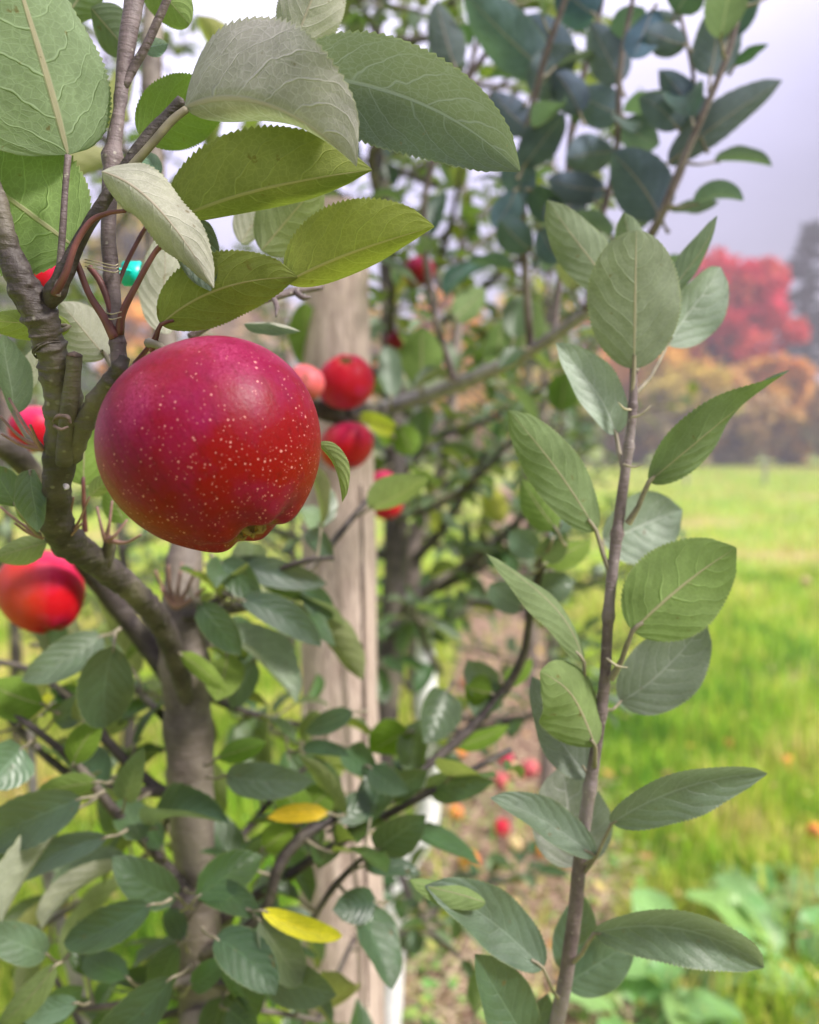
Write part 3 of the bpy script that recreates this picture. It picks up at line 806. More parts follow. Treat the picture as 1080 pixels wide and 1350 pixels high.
broad_tree(958, 348, 46, 205, RED, 'red maple with orange lower leaves standing beside the dark conifer', n=6500, seed=2, low=.15)
broad_tree(872, 408, 44, 140, ORG[:2]+YEL, 'orange and yellow tree just left of the red maple', n=3200, seed=4, low=.12)
broad_tree(1032, 470, 42, 90, ORG, 'rusty orange tree in front of the conifer at the meadow edge', n=2600, seed=6, low=.1)
broad_tree(800, 400, 52, 130, ORG, 'orange tree seen through the upright shoot leaves', n=3000, seed=8)
broad_tree(700, 385, 55, 140, YEL, 'tall yellow tree behind the lichened branch', n=2600, seed=9)
broad_tree(590, 375, 50, 120, ORG, 'orange tree glimpsed beside the small hanging apples', n=2600, seed=10)
broad_tree(470, 400, 58, 130, YEL+ORG, 'pale gold tree behind the top of the wooden post', n=2400, seed=12)
broad_tree(180, 250, 40, 150, YEL+ORG, 'orange-gold tree seen through the leaves above the big apple', n=3200, seed=14)
broad_tree(20, 330, 46, 160, GRN, 'green tree at the left edge behind the thick branch', 'tree', 'green_tree', n=3000, seed=16)
broad_tree(330, 390, 60, 170, BRN, 'brown thinning tree hidden behind the big apple', n=2400, seed=17)
conifer(1058, 292, 60, 190, 'tall dark conifer at the right edge of the photo', 3)
conifer(1130, 250, 56, 170, 'second dark conifer cut off by the right edge', 5)
conifer(905, 395, 75, 80, 'distant grey conifer rising behind the orange tree', 6, (0.10,0.11,0.12))
k = 0
for px, top, wd, cl, lb in ((640, 490, 120, ORG[1:], 'orange hedge shrub behind the hanging lichened branch'), (740, 485, 120, YEL+GRN, 'dull green shrub on the meadow edge behind the upright shoot'),
        (830, 485, 120, ORG, 'orange shrub at the foot of the orange and yellow tree'), (905, 485, 120, YEL+BRN, 'yellow-tan shrub below the red maple'),
        (975, 480, 120, ORG[1:]+BRN, 'orange-brown shrub right of the yellow-tan one'), (1045, 495, 90, ORG[2:], 'tan-orange shrub at the right end of the hedge'),
        (1110, 500, 90, BRN, 'brown shrub cut by the right edge of the photo'), (540, 500, 120, GRN, 'green shrub behind the dark second trunk'),
        (420, 490, 120, ORG, 'orange shrub behind the wooden post'), (120, 495, 160, GRN, 'green shrub low behind the forked branch at left'), (-20, 490, 130, BRN, 'brown shrub at the far left edge')):
    broad_tree(px, top, 41+2*(k % 3), wd*1.25, cl, lb, 'shrub', 'shrub', n=3000, low=.03, seed=30+k, leaf=.2, group='shrubs along the far meadow edge'); k += 1

# ------------------------------------------------------------------ post
def wood_mat():
    m, t, bs, o = mat('weathered post wood')
    oc = coord(t, 'Object', (1, 1, 0.035))
    n1 = noise_(t, oc, 130, 5, 0.7); n2 = noise_(t, coord(t, 'Object', (1,1,.15)), 12, 3); n3 = noise_(t, oc, 420, 3)
    c = mixc(t, maprange(t, n1, 0.35, 0.65), (0.33, 0.24, 0.21), (0.62, 0.49, 0.44))
    c = mixc(t, math_(t, 'MULTIPLY', maprange(t, n3, 0.55, 0.7), .6), c, (0.16, 0.11, 0.10))
    c = mixc(t, math_(t, 'MULTIPLY', maprange(t, n2, 0.5, 0.7), .5), c, (0.22, 0.16, 0.14))
    t.links.new(c, bs.inputs['Base Color']); bs.inputs['Roughness'].default_value = 0.85
    bump(t, n1, 1.0, 0.006, bs)
    return m
M['wood'] = wood_mat()
d = 0.98; top = P(443, 332, d+.03); b = P(452, 1350, d); dirp = (b-top).normalized(); bt = top+dirp*((top.z+.05)/-dirp.z)
pr = wpx(110, d)
root = empty('wooden_post', (bt.x, bt.y, 0), 'weathered round wooden trellis post standing behind the big apple', 'post')
pts = [(bt, pr*1.06), (bt+(top-bt)*.5, pr*1.02), (top-(top-bt)*.01, pr*.80), (top, pr*.74)]
V, F = tube(pts, 60, 28, rough=0.045, nscale=14)
new_mesh('post', V, F, mats=[M['wood']], parent=root)
# long drying crack set into the face, and a wire staple
V, F = tube([(P(476, 640, d-pr*.93), .0016), (P(480, 900, d-pr*.95), .0028), (P(484, 1330, d-pr*.93), .0018)], 30, 6, rough=.5, nscale=90)
new_mesh('crack', V, F, mats=[M['cut']], parent=root)

# ================================================================== APPLE TREE A (nearest)
A = Tree((P(262, 1350, .62).x, P(262, 1350, .62).y, 0), 'nearest apple tree, its trunk rising left of the wooden post and bearing the big apple')
gb = A.root.location
A.branch(tube([(gb, wpx(86, .62))]+PB((272, 1500, .62, 66), (268, 1350, .62, 60), (256, 1120, .62, 57), (250, 1000, .62, 60), (244, 880, .625, 62), (238, 800, .63, 50), (246, 700, .65, 36), (238, 560, .67, 30), (212, 400, .69, 30), (203, 240, .70, 28), (200, 100, .72, 27), (203, -40, .74, 24)),
         110, 22, rough=.10, nscale=45, knobs=((.36, .012, .12), (.42, .01, .15), (.47, .012, .1), (.55, .014, .2))), M['bark_trunk'], 'trunk')
heroB = PB((246, 925, .61, 18), (238, 888, .59, 26), (215, 826, .54, 30), (180, 783, .49, 32), (128, 741, .44, 36), (88, 712, .405, 39), (73, 677, .385, 39), (79, 604, .365, 39), (84, 540, .352, 46), (76, 490, .342, 46), (64, 452, .335, 39), (52, 415, .33, 44), (32, 378, .325, 40), (12, 330, .322, 30), (0, 277, .32, 26), (-30, 190, .32, 25))
A.branch(tube(heroB, 320, 40, rough=.17, nscale=150, knobs=((.33, .010, .14), (.385, .006, .08), (.47, .006, .10), (.535, .008, .12), (.62, .005, .12), (.66, .006, .18), (.69, .004, .12), (.73, .008, .12), (.80, .008, .1))), M['bark'])
def collar(px, py, d, wd, ang, k=3):
    c = P(px, py, d); ax = imdir(math.cos(ang), math.sin(ang), 0.15); r0 = wpx(wd, d)
    x = ax.cross(VZ).normalized(); y = ax.cross(x); parts = []
    for j in range(k):
        o_ = c+ax*(j-k/2)*r0*.16
        pts = [(o_+(x*math.cos(q*.6283*1.02)+y*math.sin(q*.6283*1.02))*r0*(1.0-.02*j+rnd.uniform(-.02,.03)), r0*rnd.uniform(.03,.09)) for q in range(11)]
        parts.append(tube(pts, 40, 6, rough=.4, nscale=300))
    return parts
col = collar(66, 462, .335, 42, 1.1, 2)+collar(60, 432, .331, 42, 1.0, 1)+collar(37, 388, .326, 38, .9, 1)
A.branch(col, M['bark'], 'bark_ridge')
# pruned stub
o_ = A.branch(tube(PB((84, 610, .358, 22), (92, 540, .344, 24), (97, 490, .336, 20), (98, 468, .333, 21)), 30, 22, rough=.06, nscale=160), M['bark'], 'pruned_stub')
V, F = tube(PB((98, 470, .333, 21), (98, 466, .3328, 17)), 3, 24)
cp = new_mesh('cut_face', V, F, mats=[M['cut']], parent=A.root); cp.parent = o_; cp.location = (0, 0, 0)
# dark scar below the stub
A.branch([tube(PB((70, 556, .340, 3), (76, 549, .337, 7), (88, 550, .336, 8), (93, 558, .337, 4)), 16, 8, rough=.4, nscale=200), tube(PB((72, 562, .339, 5), (80, 566, .336, 6), (90, 563, .337, 4)), 12, 8, rough=.4, nscale=200)], M['cut'], 'bark_scar')
# bud bump
A.branch([tube(PB((86, 640, .352, 6), (88, 642, .348, 9), (86, 645, .346, 4)), 8, 10, rough=.2, nscale=200)], M['bark_lichen'], 'bud')
# fruit spur towards the big apple
spurB = PB((92, 600, .362, 30), (106, 570, .352, 27), (118, 543, .345, 24), (137, 512, .337, 20), (156, 488, .332, 20), (163, 470, .332, 18))
A.branch(tube(spurB, 60, 20, rough=.20, nscale=190, knobs=((.3,.03,.2), (.5,.03,.25), (.7,.03,.2), (.85,.03,.2))), M['bark'], 'fruit_spur')
# upright shoot
shootC = PB((158, 485, .332, 22), (154, 440, .333, 19), (150, 400, .334, 20), (146, 350, .336, 20), (143, 300, .338, 19), (148, 210, .342, 22), (158, 140, .345, 15), (166, 70, .347, 22), (177, 0, .35, 25), (184, -60, .35, 24))
A.branch(tube(shootC, 90, 18, rough=.05, nscale=150, knobs=((.08,.01,.2), (.14,.01,.2), (.3,.01,.15), (.56,.012,.35), (.68,.01,.2))), M['twig'], 'shoot')
A.branch(tube(PB((164, 115, .345, 10), (176, 90, .345, 12), (192, 62, .343, 11), (207, 30, .342, 11), (224, -10, .34, 10), (240, -60, .34, 8)), 24, 10, rough=.05), M['twig'], 'shoot')
A.branch(tube(PB((60, 405, .33, 22), (76, 378, .325, 26), (95, 338, .323, 20), (115, 300, .322, 17), (137, 265, .322, 17), (165, 222, .322, 17), (195, 180, .322, 17), (218, 155, .322, 15), (240, 132, .322, 14)), 50, 16, rough=.08, nscale=150, knobs=((.1,.03,.2), (.2,.02,.15))), M['bark'], 'shoot')
A.branch(tube(PB((165, 232, .318, 9), (172, 222, .315, 12), (200, 190, .312, 11), (226, 160, .311, 11), (246, 144, .311, 10)), 24, 10), M['petiole_green'], 'petiole')
A.branch(tube(PB((72, 388, .322, 11), (86, 362, .318, 10), (100, 322, .316, 8), (120, 292, .315, 8), (143, 281, .315, 6), (166, 278, .314, 5)), 30, 10), M['petiole'], 'petiole')
A.branch(tube(PB((75, 390, .322, 10), (79, 350, .322, 9), (83, 300, .32, 9), (86, 250, .32, 8), (90, 205, .32, 9)), 24, 10), M['twig'], 'petiole')
for pts in (PB((152, 445, .331, 16), (138, 420, .329, 11), (118, 388, .328, 9), (105, 355, .327, 9), (96, 330, .327, 5)),
            PB((158, 440, .331, 12), (162, 412, .328, 10), (182, 372, .326, 8), (203, 335, .325, 7), (215, 322, .324, 8)),
            PB((150, 420, .332, 8), (134, 375, .331, 9), (118, 352, .332, 8)),
            PB((154, 380, .336, 5), (168, 345, .338, 6), (185, 312, .34, 6), (192, 300, .34, 5)),
            PB((178, 480, .345, 8), (200, 452, .338, 6), (210, 432, .333, 6), (222, 412, .331, 5))):
    A.branch(tube(pts, 18, 9), M['petiole'], 'petiole')
# pale twig behind the lowest leaf, with buds
A.branch([tube(PB((250, 445, .40, 12), (275, 428, .40, 12), (310, 410, .40, 13), (345, 396, .41, 11), (385, 385, .42, 11), (425, 378, .43, 9)), 30, 12, rough=.1), tube(PB((362, 395, .41, 8), (365, 405, .405, 7), (364, 418, .402, 2)), 8, 8, rough=.2, nscale=200), tube(PB((390, 384, .42, 9), (398, 392, .415, 9), (410, 392, .415, 3)), 8, 8, rough=.2, nscale=200)], M['twig'], 'twig')
# red petiole bunches along the branch (leafless spurs)
def bunch(c, tips, d, wd=6, mm='petiole_pale'):
    parts = []
    for tx, ty in tips:
        mxp = (c[0]*.5+tx*.5+rnd.uniform(-3, 3)); myp = c[1]*.5+ty*.5+rnd.uniform(2, 8)
        parts.append(tube(PB((c[0], c[1], d, wd*1.4), (mxp, myp, d-.004, wd*.7), (tx, ty, d-.006+rnd.uniform(-.008,.008), wd*.55)), 12, 8))
    A.branch(parts, M[mm], 'petiole')
bunch((56, 592), ((0, 548), (12, 525), (2, 572), (40, 560)), .36)
bunch((92, 706), ((97, 655), (118, 655), (108, 690)), .395, 5)
bunch((140, 712), ((128, 668), (148, 660), (168, 685), (186, 705)), .43, 6)
bunch((58, 708), ((0, 668), (20, 690)), .40, 6)
bunch((232, 800), ((205, 752), (222, 745), (240, 742), (258, 752), (270, 775), (212, 775)), .60, 7)
A.branch(tube(PB((140, 745, .44, 14), (143, 725, .435, 18), (142, 708, .43, 12)), 10, 12, rough=.25, nscale=150), M['bark'], 'fruit_spur')

# ---- large leaves, close to the lens
GR = (1.0, 1.0, 1.0); OL = (0.80, 1.0, 0.30); GY = (1.15, 1.05, 1.25); YG = (1.1, 1.25, 0.45); PALE = (1.7, 1.5, 1.75)
PL(A, (90, 204), (-8, -130), 262, .325, .30, 'u', 12, (.80, .95, .75), hero=True, fold=.18, foldL=.1, foldR=.55, bend=-.03, wave=.03, be=.38, label='largest leaf, running out of the top left corner')
PL(A, (98, 325), (-85, 190), 200, .328, .33, 'u', 0, (.80, 1.05, .50), hero=True, fold=.12, wave=.03, blunt=.6, ph=1)
PL(A, (78, 325), (8, 352), 34, .335, .335, 'u', 10, YG, hero=True)
PL(A, (92, 430), (-30, 422), 44, .345, .34, 'u', 10, YG, hero=True, pet=(64, 440, .34))
PL(A, (140, 470), (78, 398), 70, .38, .37, 'u', 10, PALE, hero=True, pet=(160, 490, .36), petw=7)
PL(A, (243, 142), (470, 220), 225, .312, .292, 'u', 0, (1.7, 1.45, 1.9), hero=True, arc=-.13, foldL=.25, foldR=1.35, bend=-.06, wave=.055, twist=.4, be=.34, ph=2.2, label='grey felted leaf curling over above the big apple')
PL(A, (392, 100), (686, 226), 128, .335, .325, 't', 15, (1.0, .95, 1.7), hero=True, arc=-.10, fold=.22, bend=.05, wave=.03, ph=2, label='long dark upper leaf pointing right')
PL(A, (385, 65), (440, -75), 95, .37, .36, 'u', -10, PALE, hero=True, fold=.35)
PL(A, (225, 292), (491, 224), 150, .325, .315, 'u', 5, (.98, 1.0, .42), hero=True, arc=-.04, foldL=.15, foldR=.95, bend=-.05, wave=.035, ph=.3)
PL(A, (378, 372), (573, 299), 128, .318, .310, 'u', 5, (1.12, 1.15, .40), hero=True, arc=-.03, foldL=.1, foldR=.8, bend=-.04, wave=.02, ph=4, label='bright olive leaf with sharp teeth, tip to the right')
PL(A, (212, 428), (393, 366), 92, .322, .316, 'u', 8, (.80, .84, .30), hero=True, arc=-.10, fold=.2, bend=-.05, wave=.04, ph=2, pet=(200, 462, .33), petw=6, petm=M['petiole'])
PL(A, (134, 226), (282, 380), 84, .310, .306, 'u', -20, (1.9, 1.7, 1.9), hero=True, arc=-.05, foldL=.2, foldR=.9, bend=-.12, wave=.14, ph=1.2, be=.38, label='pale curled leaf hanging in front of the shoot')
PL(A, (262, 292), (278, 384), 58, .320, .312, 't', 15, (1.2, 1.0, 1.3), hero=True, fold=.3, wave=.06, arc=.05)
PL(A, (184, 178), (305, 128), 88, .345, .34, 'u', 0, (.75, 1.0, .35), hero=True, arc=-.05, fold=.1)
PL(A, (182, -45), (250, 32), 62, .37, .365, 'u', 0, (.85, 1.05, .5), hero=True, blunt=.5)
PL(A, (120, 10), (170, 70), 60, .40, .40, 'u', 20, (.5, .6, .5), hero=True)
PL(A, (218, 440), (216, 305), 58, .40, .40, 'u', 25, PALE, hero=True, fold=.3)
PL(A, (322, 427), (396, 437), 20, .41, .41, 't', 50, (2.5, 2.0, 2.6), hero=True, bend=-.1, fold=.6)
PL(A, (420, 585), (451, 662), 22, .35, .345, 'u', 50, (1.0, 1.1, .6), hero=True, arc=-.18, fold=.5)
PL(A, (345, 330), (425, 235), 92, .40, .39, 'u', 0, (1.1, 1.15, .9), hero=True)
PL(A, (318, 320), (372, 240), 50, .42, .42, 'u', 30, PALE, hero=True)
PL(A, (210, 232), (190, 200), 26, .38, .38, 't', 0, (3, 3, 3.4), hero=True)
PL(A, (190, 62), (222, 58), 24, .36, .36, 't', 20, (3, 3, 3.4), hero=True)
PL(A, (30, 110), (-10, 60), 50, .42, .42, 't', 20, (1.5, 1.2, 2.6))
PL(A, (90, 20), (130, -40), 70, .44, .44, 'u', 20, (.7, .8, .9))
# left middle
PL(A, (18, 545), (5, 440), 52, .37, .37, 't', 25, (3.2, 2.3, 2.3), hero=True, pet=(50, 590, .36), fold=.5)
PL(A, (30, 530), (55, 455), 30, .40, .40, 'u', 40, PALE, hero=True)
PL(A, (40, 620), (50, 702), 44, .375, .37, 't', 20, (1.9, 1.6, 1.5), hero=True, wave=.12, fold=.5, pet=(60, 706, .39))
PL(A, (22, 668), (-12, 612), 44, .38, .38, 't', 0, (1.5, 1.4, 1.2), pet=(54, 706, .40), petw=5)
PL(A, (60, 690), (25, 640), 50, .42, .42, 'u', 0, (.8, 1.05, .4))
PL(A, (62, 715), (-10, 735), 40, .40, .40, 'u', 20, (1.6, 1.6, 1.2))
PL(A, (110, 640), (112, 540), 62, .42, .43, 'u', 10, (.75, 1.0, .3), pet=(112, 700, .43), petw=6, petm=M['petiole'])
PL(A, (118, 655), (150, 625), 26, .41, .41, 'u', 10, (1.3, 1.4, .9))
PL(A, (165, 690), (140, 640), 40, .45, .45, 'u', 0, (.8, 1.0, .4))
# lower left (px coordinates of base and tip)
low = [((150,852),(142,958),76,.52,'t',(.8,.75,.8)), ((135,838),(28,898),52,.56,'t',(2.0,1.5,1.6)), ((120,870),(160,905),40,.54,'t',(3.5,2.6,3)),
 ((108,1052),(-25,1112),72,.50,'t',(1.3,1.1,1.4)), ((142,1103),(28,1162),42,.52,'t',(2.0,1.5,2.4)), ((235,1182),(148,1128),56,.54,'t',(.9,.9,.8)),
 ((200,1192),(84,1242),56,.50,'t',(.9,.9,.9)), ((236,1245),(198,1304),44,.54,'t',(.8,.9,.7)), ((62,1258),(-25,1222),48,.52,'t',(2.0,1.6,1.8)),
 ((74,1272),(-4,1352),36,.50,'u',(1.0,1.15,.6)), ((102,1322),(33,1338),34,.50,'t',(4.5,3.6,4.2)), ((228,1288),(118,1375),64,.50,'t',(.85,.85,.8)),
 ((258,1184),(346,1128),58,.52,'t',(1.5,1.55,.9)), ((262,1176),(344,1210),40,.53,'t',(.8,.9,.6)), ((284,1236),(364,1312),62,.50,'t',(.8,.9,.8)),
 ((342,1212),(402,1294),54,.50,'t',(2.6,1.6,1.9)), ((345,1200),(452,1234),30,.50,'t',(20,9,.4)), ((352,1292),(444,1312),58,.54,'t',(1.1,1.0,1.2)),
 ((497,1188),(438,1200),46,.58,'t',(1.2,1.1,1.5)), ((496,1122),(562,1074),52,.58,'t',(1.0,.95,1.1)), ((478,1142),(556,1152),26,.58,'t',(1.0,.95,1.3)),
 ((435,1072),(352,1078),26,.58,'t',(20,6,.4)), ((298,1022),(412,1030),48,.58,'t',(1.6,1.25,1.6)), ((285,1000),(352,978),34,.58,'u',(.7,1.0,.3)),
 ((318,790),(424,852),42,.56,'t',(1.0,.95,1.1)), ((262,792),(318,864),42,.56,'t',(1.0,.95,1.0)), ((300,860),(285,925),52,.60,'u',(1.1,1.3,.5)),
 ((335,868),(305,935),36,.62,'t',(2.6,2.0,2.3)), ((235,860),(300,912),26,.56,'u',(1.0,1.2,.4)), ((300,745),(432,770),40,.60,'t',(1.2,1.0,1.3)),
 ((330,735),(410,790),44,.60,'u',(.7,.9,.4)), ((290,740),(345,800),44,.58,'t',(1.9,1.5,1.8)), ((400,770),(440,815),36,.62,'t',(1.0,1.0,1.0)),
 ((405,700),(440,740),30,.62,'t',(1.1,1.0,1.2)), ((468,938),(402,965),30,.62,'t',(1.5,1.3,1.5)), ((396,988),(462,998),22,.62,'t',(1.0,1.0,1.1)),
 ((458,985),(500,1018),44,.64,'t',(1.8,1.8,1.6)), ((540,964),(487,992),52,.66,'u',(.75,1.05,.2)), ((405,1080),(370,1035),46,.60,'u',(.8,1.1,.3)),
 ((400,1078),(440,1040),48,.60,'u',(.9,1.2,.35)), ((445,1085),(500,1052),40,.60,'t',(1.6,1.4,1.3)), ((345,1120),(385,1085),40,.60,'u',(1.0,1.3,.3)),
 ((60,930),(-18,900),60,.56,'u',(.7,.95,.25)), ((70,950),(140,905),40,.58,'t',(1.8,1.4,1.6)), ((95,1010),(135,950),42,.54,'u',(.75,1.0,.25)),
 ((30,985),(-20,1040),66,.52,'t',(3.0,2.3,3.0)), ((130,1030),(45,1048),30,.53,'u',(.9,1.1,.5)), ((60,1070),(30,1135),48,.55,'u',(.9,1.2,.3)),
 ((165,1055),(190,985),40,.56,'t',(1.6,1.5,1.2)), ((190,1110),(160,1050),44,.56,'t',(2.2,1.8,1.8)), ((215,1120),(190,1060),36,.58,'t',(1.8,1.7,1.5)),
 ((250,1300),(300,1262),34,.54,'t',(1.5,1.7,1.0)), ((244,1240),(225,1195),30,.55,'t',(.9,.9,.8)), ((300,1330),(340,1370),50,.54,'t',(.9,.9,.9)),
 ((170,1290),(110,1262),38,.55,'t',(1.0,1.1,.9)), ((60,1350),(110,1300),40,.56,'t',(1.4,1.4,1.1)), ((20,1140),(-20,1190),40,.6,'t',(1.2,1.3,1.0)),
 ((485,1010),(540,1045),34,.62,'t',(1.3,1.2,1.3)), ((560,1040),(652,1030),44,.64,'t',(1.5,1.35,1.4)), ((510,1050),(565,1015),38,.64,'t',(1.5,1.3,1.3)),
 ((590,910),(558,980),62,.66,'t',(1.7,1.25,1.5)), ((600,985),(672,955),26,.66,'u',(.6,.85,.15)), ((655,915),(615,870),44,.68,'t',(1.6,1.2,1.6)),
 ((660,900),(628,948),50,.68,'t',(1.5,1.15,1.5)), ((650,915),(612,905),46,.67,'u',(.55,.8,.12)), ((665,905),(702,868),26,.67,'u',(.6,.85,.15)),
 ((735,700),(688,632),48,.56,'u',(.75,.95,.4)), ((728,712),(760,660),40,.58,'t',(2.0,1.6,2.2)), ((712,735),(745,700),40,.60,'t',(1.7,1.3,1.7)), ((715,745),(780,712),40,.60,'u',(.8,1.0,.3)),
 ((700,790),(758,765),44,.62,'t',(1.6,1.25,1.6)), ((695,800),(645,770),40,.64,'t',(1.8,1.35,1.8)), ((712,730),(672,700),40,.62,'t',(2.2,1.8,2.4))]
for b_, e_, wp, d_, sd_, tn in low:
    dd = rnd.uniform(-.03, .03)
    PL(A, b_, e_, wp, d_, d_+dd, sd_, rnd.uniform(-22, 22), tn, arc=rnd.uniform(-.07, .07), fold=rnd.uniform(.12, .4), bend=(.05 if sd_ == 't' else -.05), wave=rnd.uniform(.01, .06), ph=rnd.uniform(0, 6),
       pet=(b_[0]+(b_[0]-e_[0])*.22, b_[1]+(b_[1]-e_[1])*.22+4, d_+.015), petw=4)
# lower branches
def br(pts, n=30, mt='bark', rough=.12, nm='branch', sides=10): A.branch(tube(PB(*pts), n, sides, rough=rough, nscale=80), M[mt], nm)
L1 = [(250, 1180, .60, 20), (205, 1125, .59, 15), (150, 1068, .57, 14), (112, 1020, .56, 12), (60, 972, .55, 10), (0, 930, .55, 8), (-40, 905, .55, 6)]
L2 = [(235, 1060, .62, 14), (160, 998, .64, 15), (108, 935, .66, 14), (72, 905, .68, 11), (30, 880, .7, 9), (-20, 870, .7, 7)]
L3 = [(262, 1260, .61, 22), (310, 1235, .60, 16), (352, 1195, .59, 14), (368, 1140, .59, 16), (408, 1096, .60, 16), (470, 1062, .62, 13), (560, 1012, .65, 13), (645, 935, .67, 13), (688, 870, .66, 12), (702, 790, .63, 12), (722, 722, .6, 10), (738, 690, .58, 7)]
L4 = [(405, 1225, .60, 8), (440, 1170, .60, 9), (480, 1130, .59, 7), (500, 1120, .59, 5)]
L5 = [(240, 830, .62, 18), (275, 800, .62, 12), (330, 765, .61, 10), (400, 740, .60, 8), (440, 735, .60, 6)]
L6 = [(118, 1370, .85, 20), (95, 1270, .84, 18), (62, 1150, .83, 16), (45, 1060, .82, 12), (40, 950, .82, 10)]
L7 = [(258, 1290, .60, 18), (220, 1300, .59, 12), (170, 1320, .58, 10), (110, 1330, .57, 7), (40, 1330, .57, 5)]
L8 = [(266, 1290, .6, 16), (310, 1300, .59, 12), (360, 1295, .58, 9), (400, 1310, .58, 6)]
L9 = [(-30, 570, .48, 34), (20, 600, .5, 32), (60, 650, .54, 28), (110, 740, .6, 26), (180, 830, .64, 28), (232, 900, .64, 30)]
for q in (L1, L2, L3, L4, L5, L7, L8, L9): br(q, 44)
A.branch(tube(PB((330, 1240, .6, 10), (320, 1290, .62, 12), (318, 1400, .64, 12)), 16, 8, rough=.1), M['bark'], 'branch')
A.branch(tube(PB((245, 1185, .59, 30), (240, 1200, .58, 34), (262, 1180, .585, 20), (285, 1185, .58, 12)), 16, 10, rough=.2), M['bark'], 'branch')
r1 = random.Random(21)
for q, sp, sz in ((L1, .03, .062), (L2, .032, .07), (L5, .028, .065), (L7, .028, .06), (L8, .03, .06), (L4, .03, .05)):
    shoot_leaves(A, PB(*q), sp, sz, r1, .12, (1.15, 1.1, 1.0), .2)
shoot_leaves(A, PB(*L3[:6]), .035, .058, r1, .15, (1.1, 1.1, .9), .2, yellow=.08)
L10 = [(235, 1040, .66, 12), (200, 1120, .72, 10), (120, 1180, .74, 8), (40, 1230, .74, 6)]
L11 = [(262, 1150, .66, 12), (320, 1100, .70, 10), (370, 1040, .72, 8), (420, 1000, .74, 5)]
L12 = [(262, 1330, .64, 12), (330, 1330, .66, 9), (420, 1345, .68, 6)]
L13 = [(240, 900, .66, 12), (300, 930, .70, 9), (370, 950, .74, 7), (440, 960, .78, 4)]
L14 = [(250, 1330, .66, 12), (180, 1350, .68, 9), (90, 1390, .70, 6), (0, 1400, .7, 5)]
L15 = [(230, 960, .66, 12), (170, 900, .72, 9), (110, 860, .74, 7), (40, 850, .76, 5)]
L16 = [(202, 230, .70, 12), (150, 190, .72, 10), (60, 150, .76, 8), (-20, 100, .8, 6)]
L17 = [(206, 330, .70, 12), (270, 250, .74, 9), (330, 170, .8, 8), (400, 90, .86, 6)]
for q in (L10, L11, L12, L13, L14, L15, L16, L17):
    br(q, 24, rough=.08); shoot_leaves(A, PB(*q), .018, .066, r1, .1, (1.3, 1.35, .85), .2, yellow=0)
auto_branches(A, (P(250, 1100, .62).x, P(250, 1100, .62).y), 1.42, 13, random.Random(91), .33, .060, .034, (1.15, 1.25, .80), .62, k=1, yellow=0, thin=.6, away=True)
A.finish()
# leaning stem at the bottom left
S1 = Tree((P(118, 1370, .85).x, P(118, 1370, .85).y, 0), 'thin pale leaning young stem with few leaves at the bottom left', 'sapling', name='apple_sapling')
S1.branch(tube(foot(S1.root.location.copy(), wpx(24, .85), PB(*L6)), 50, 10, rough=.08), M['bark_lichen'], 'stem')
shoot_leaves(S1, PB(*L6), .05, .06, random.Random(5), .3, (1.4, 1.3, .9)); S1.finish()

# ================================================================== UPRIGHT SHOOT (right)
S = Tree((P(720, 1400, .46).x, P(720, 1400, .46).y, 0), 'upright young apple shoot with large grey-green leaves standing in front of the meadow', 'sapling', name='apple_sapling')
stemR = PB((722, 1420, .46, 20), (735, 1345, .455, 20), (746, 1288, .45, 19), (758, 1205, .445, 19), (764, 1140, .44, 18), (774, 1065, .435, 17), (786, 985, .43, 15), (797, 900, .425, 15), (803, 800, .42, 14), (811, 725, .42, 15), (822, 640, .42, 14), (832, 565, .418, 12), (835, 520, .418, 11), (835, 484, .418, 9))
S.branch(tube(foot(S.root.location.copy(), wpx(30, .46), stemR), 160, 16, rough=.05, nscale=120, knobs=((.55,.004,.3), (.62,.004,.3), (.70,.004,.35), (.78,.004,.3), (.86,.004,.3), (.92,.004,.3))), M['twig'], 'stem')
GB = (1.0, 1.0, 1.15)
PL(S, (836, 486), (839, 303), 122, .415, .405, 'u', 6, (.95, .98, 1.0), hero=True, fold=.12, blunt=.9, wave=.015, pet=(834, 520, .418), label='broad oval grey-green leaf at the top of the shoot')
PL(S, (812, 388), (721, 264), 64, .45, .45, 'u', 20, (.85, .92, .85), hero=True, fold=.2, pet=(836, 470, .43), petw=4)
PL(S, (838, 345), (822, 280), 42, .45, .45, 'u', 10, (.8, .9, .85), hero=True)
PL(S, (872, 400), (946, 284), 34, .45, .45, 'u', 30, (.62, .75, .7), hero=True, arc=.05, pet=(838, 490, .43), petw=4)
PL(S, (880, 455), (950, 352), 72, .46, .46, 't', 30, (7.5, 4.5, 6.5), hero=True, pet=(836, 520, .43), petw=4)
PL(S, (812, 572), (733, 452), 62, .43, .42, 't', 20, (7.5, 4.5, 6.5), hero=True, arc=.06, wave=.07, pet=(822, 615, .42), petw=6)
PL(S, (786, 700), (670, 541), 72, .42, .41, 'u', 18, (.70, .85, .55), hero=True, arc=.03, fold=.2, pet=(804, 752, .42), petw=6, label='slender olive leaf reaching up and left from the shoot')
PL(S, (856, 635), (1041, 488), 66, .41, .40, 'u', 25, (.72, .85, .62), hero=True, arc=-.05, bend=-.08, fold=.25, twist=2.3, pet=(828, 690, .418), petw=7, label='long leaf pointing to the upper right over the meadow')
PL(S, (834, 832), (971, 722), 122, .408, .405, 'u', 5, (.72, .92, .42), hero=True, arc=-.03, fold=.12, wave=.02, pet=(806, 895, .42), petw=7, label='broad light olive leaf in front of the grass')
PL(S, (818, 925), (931, 820), 92, .45, .44, 't', 10, (3.2, 1.9, 2.6), hero=True, arc=.05, fold=.15, pet=(798, 935, .425), petw=4)
PL(S, (795, 712), (900, 672), 100, .50, .50, 't', 15, (7, 4.2, 6.0), hero=True, pet=(806, 760, .43), petw=4)
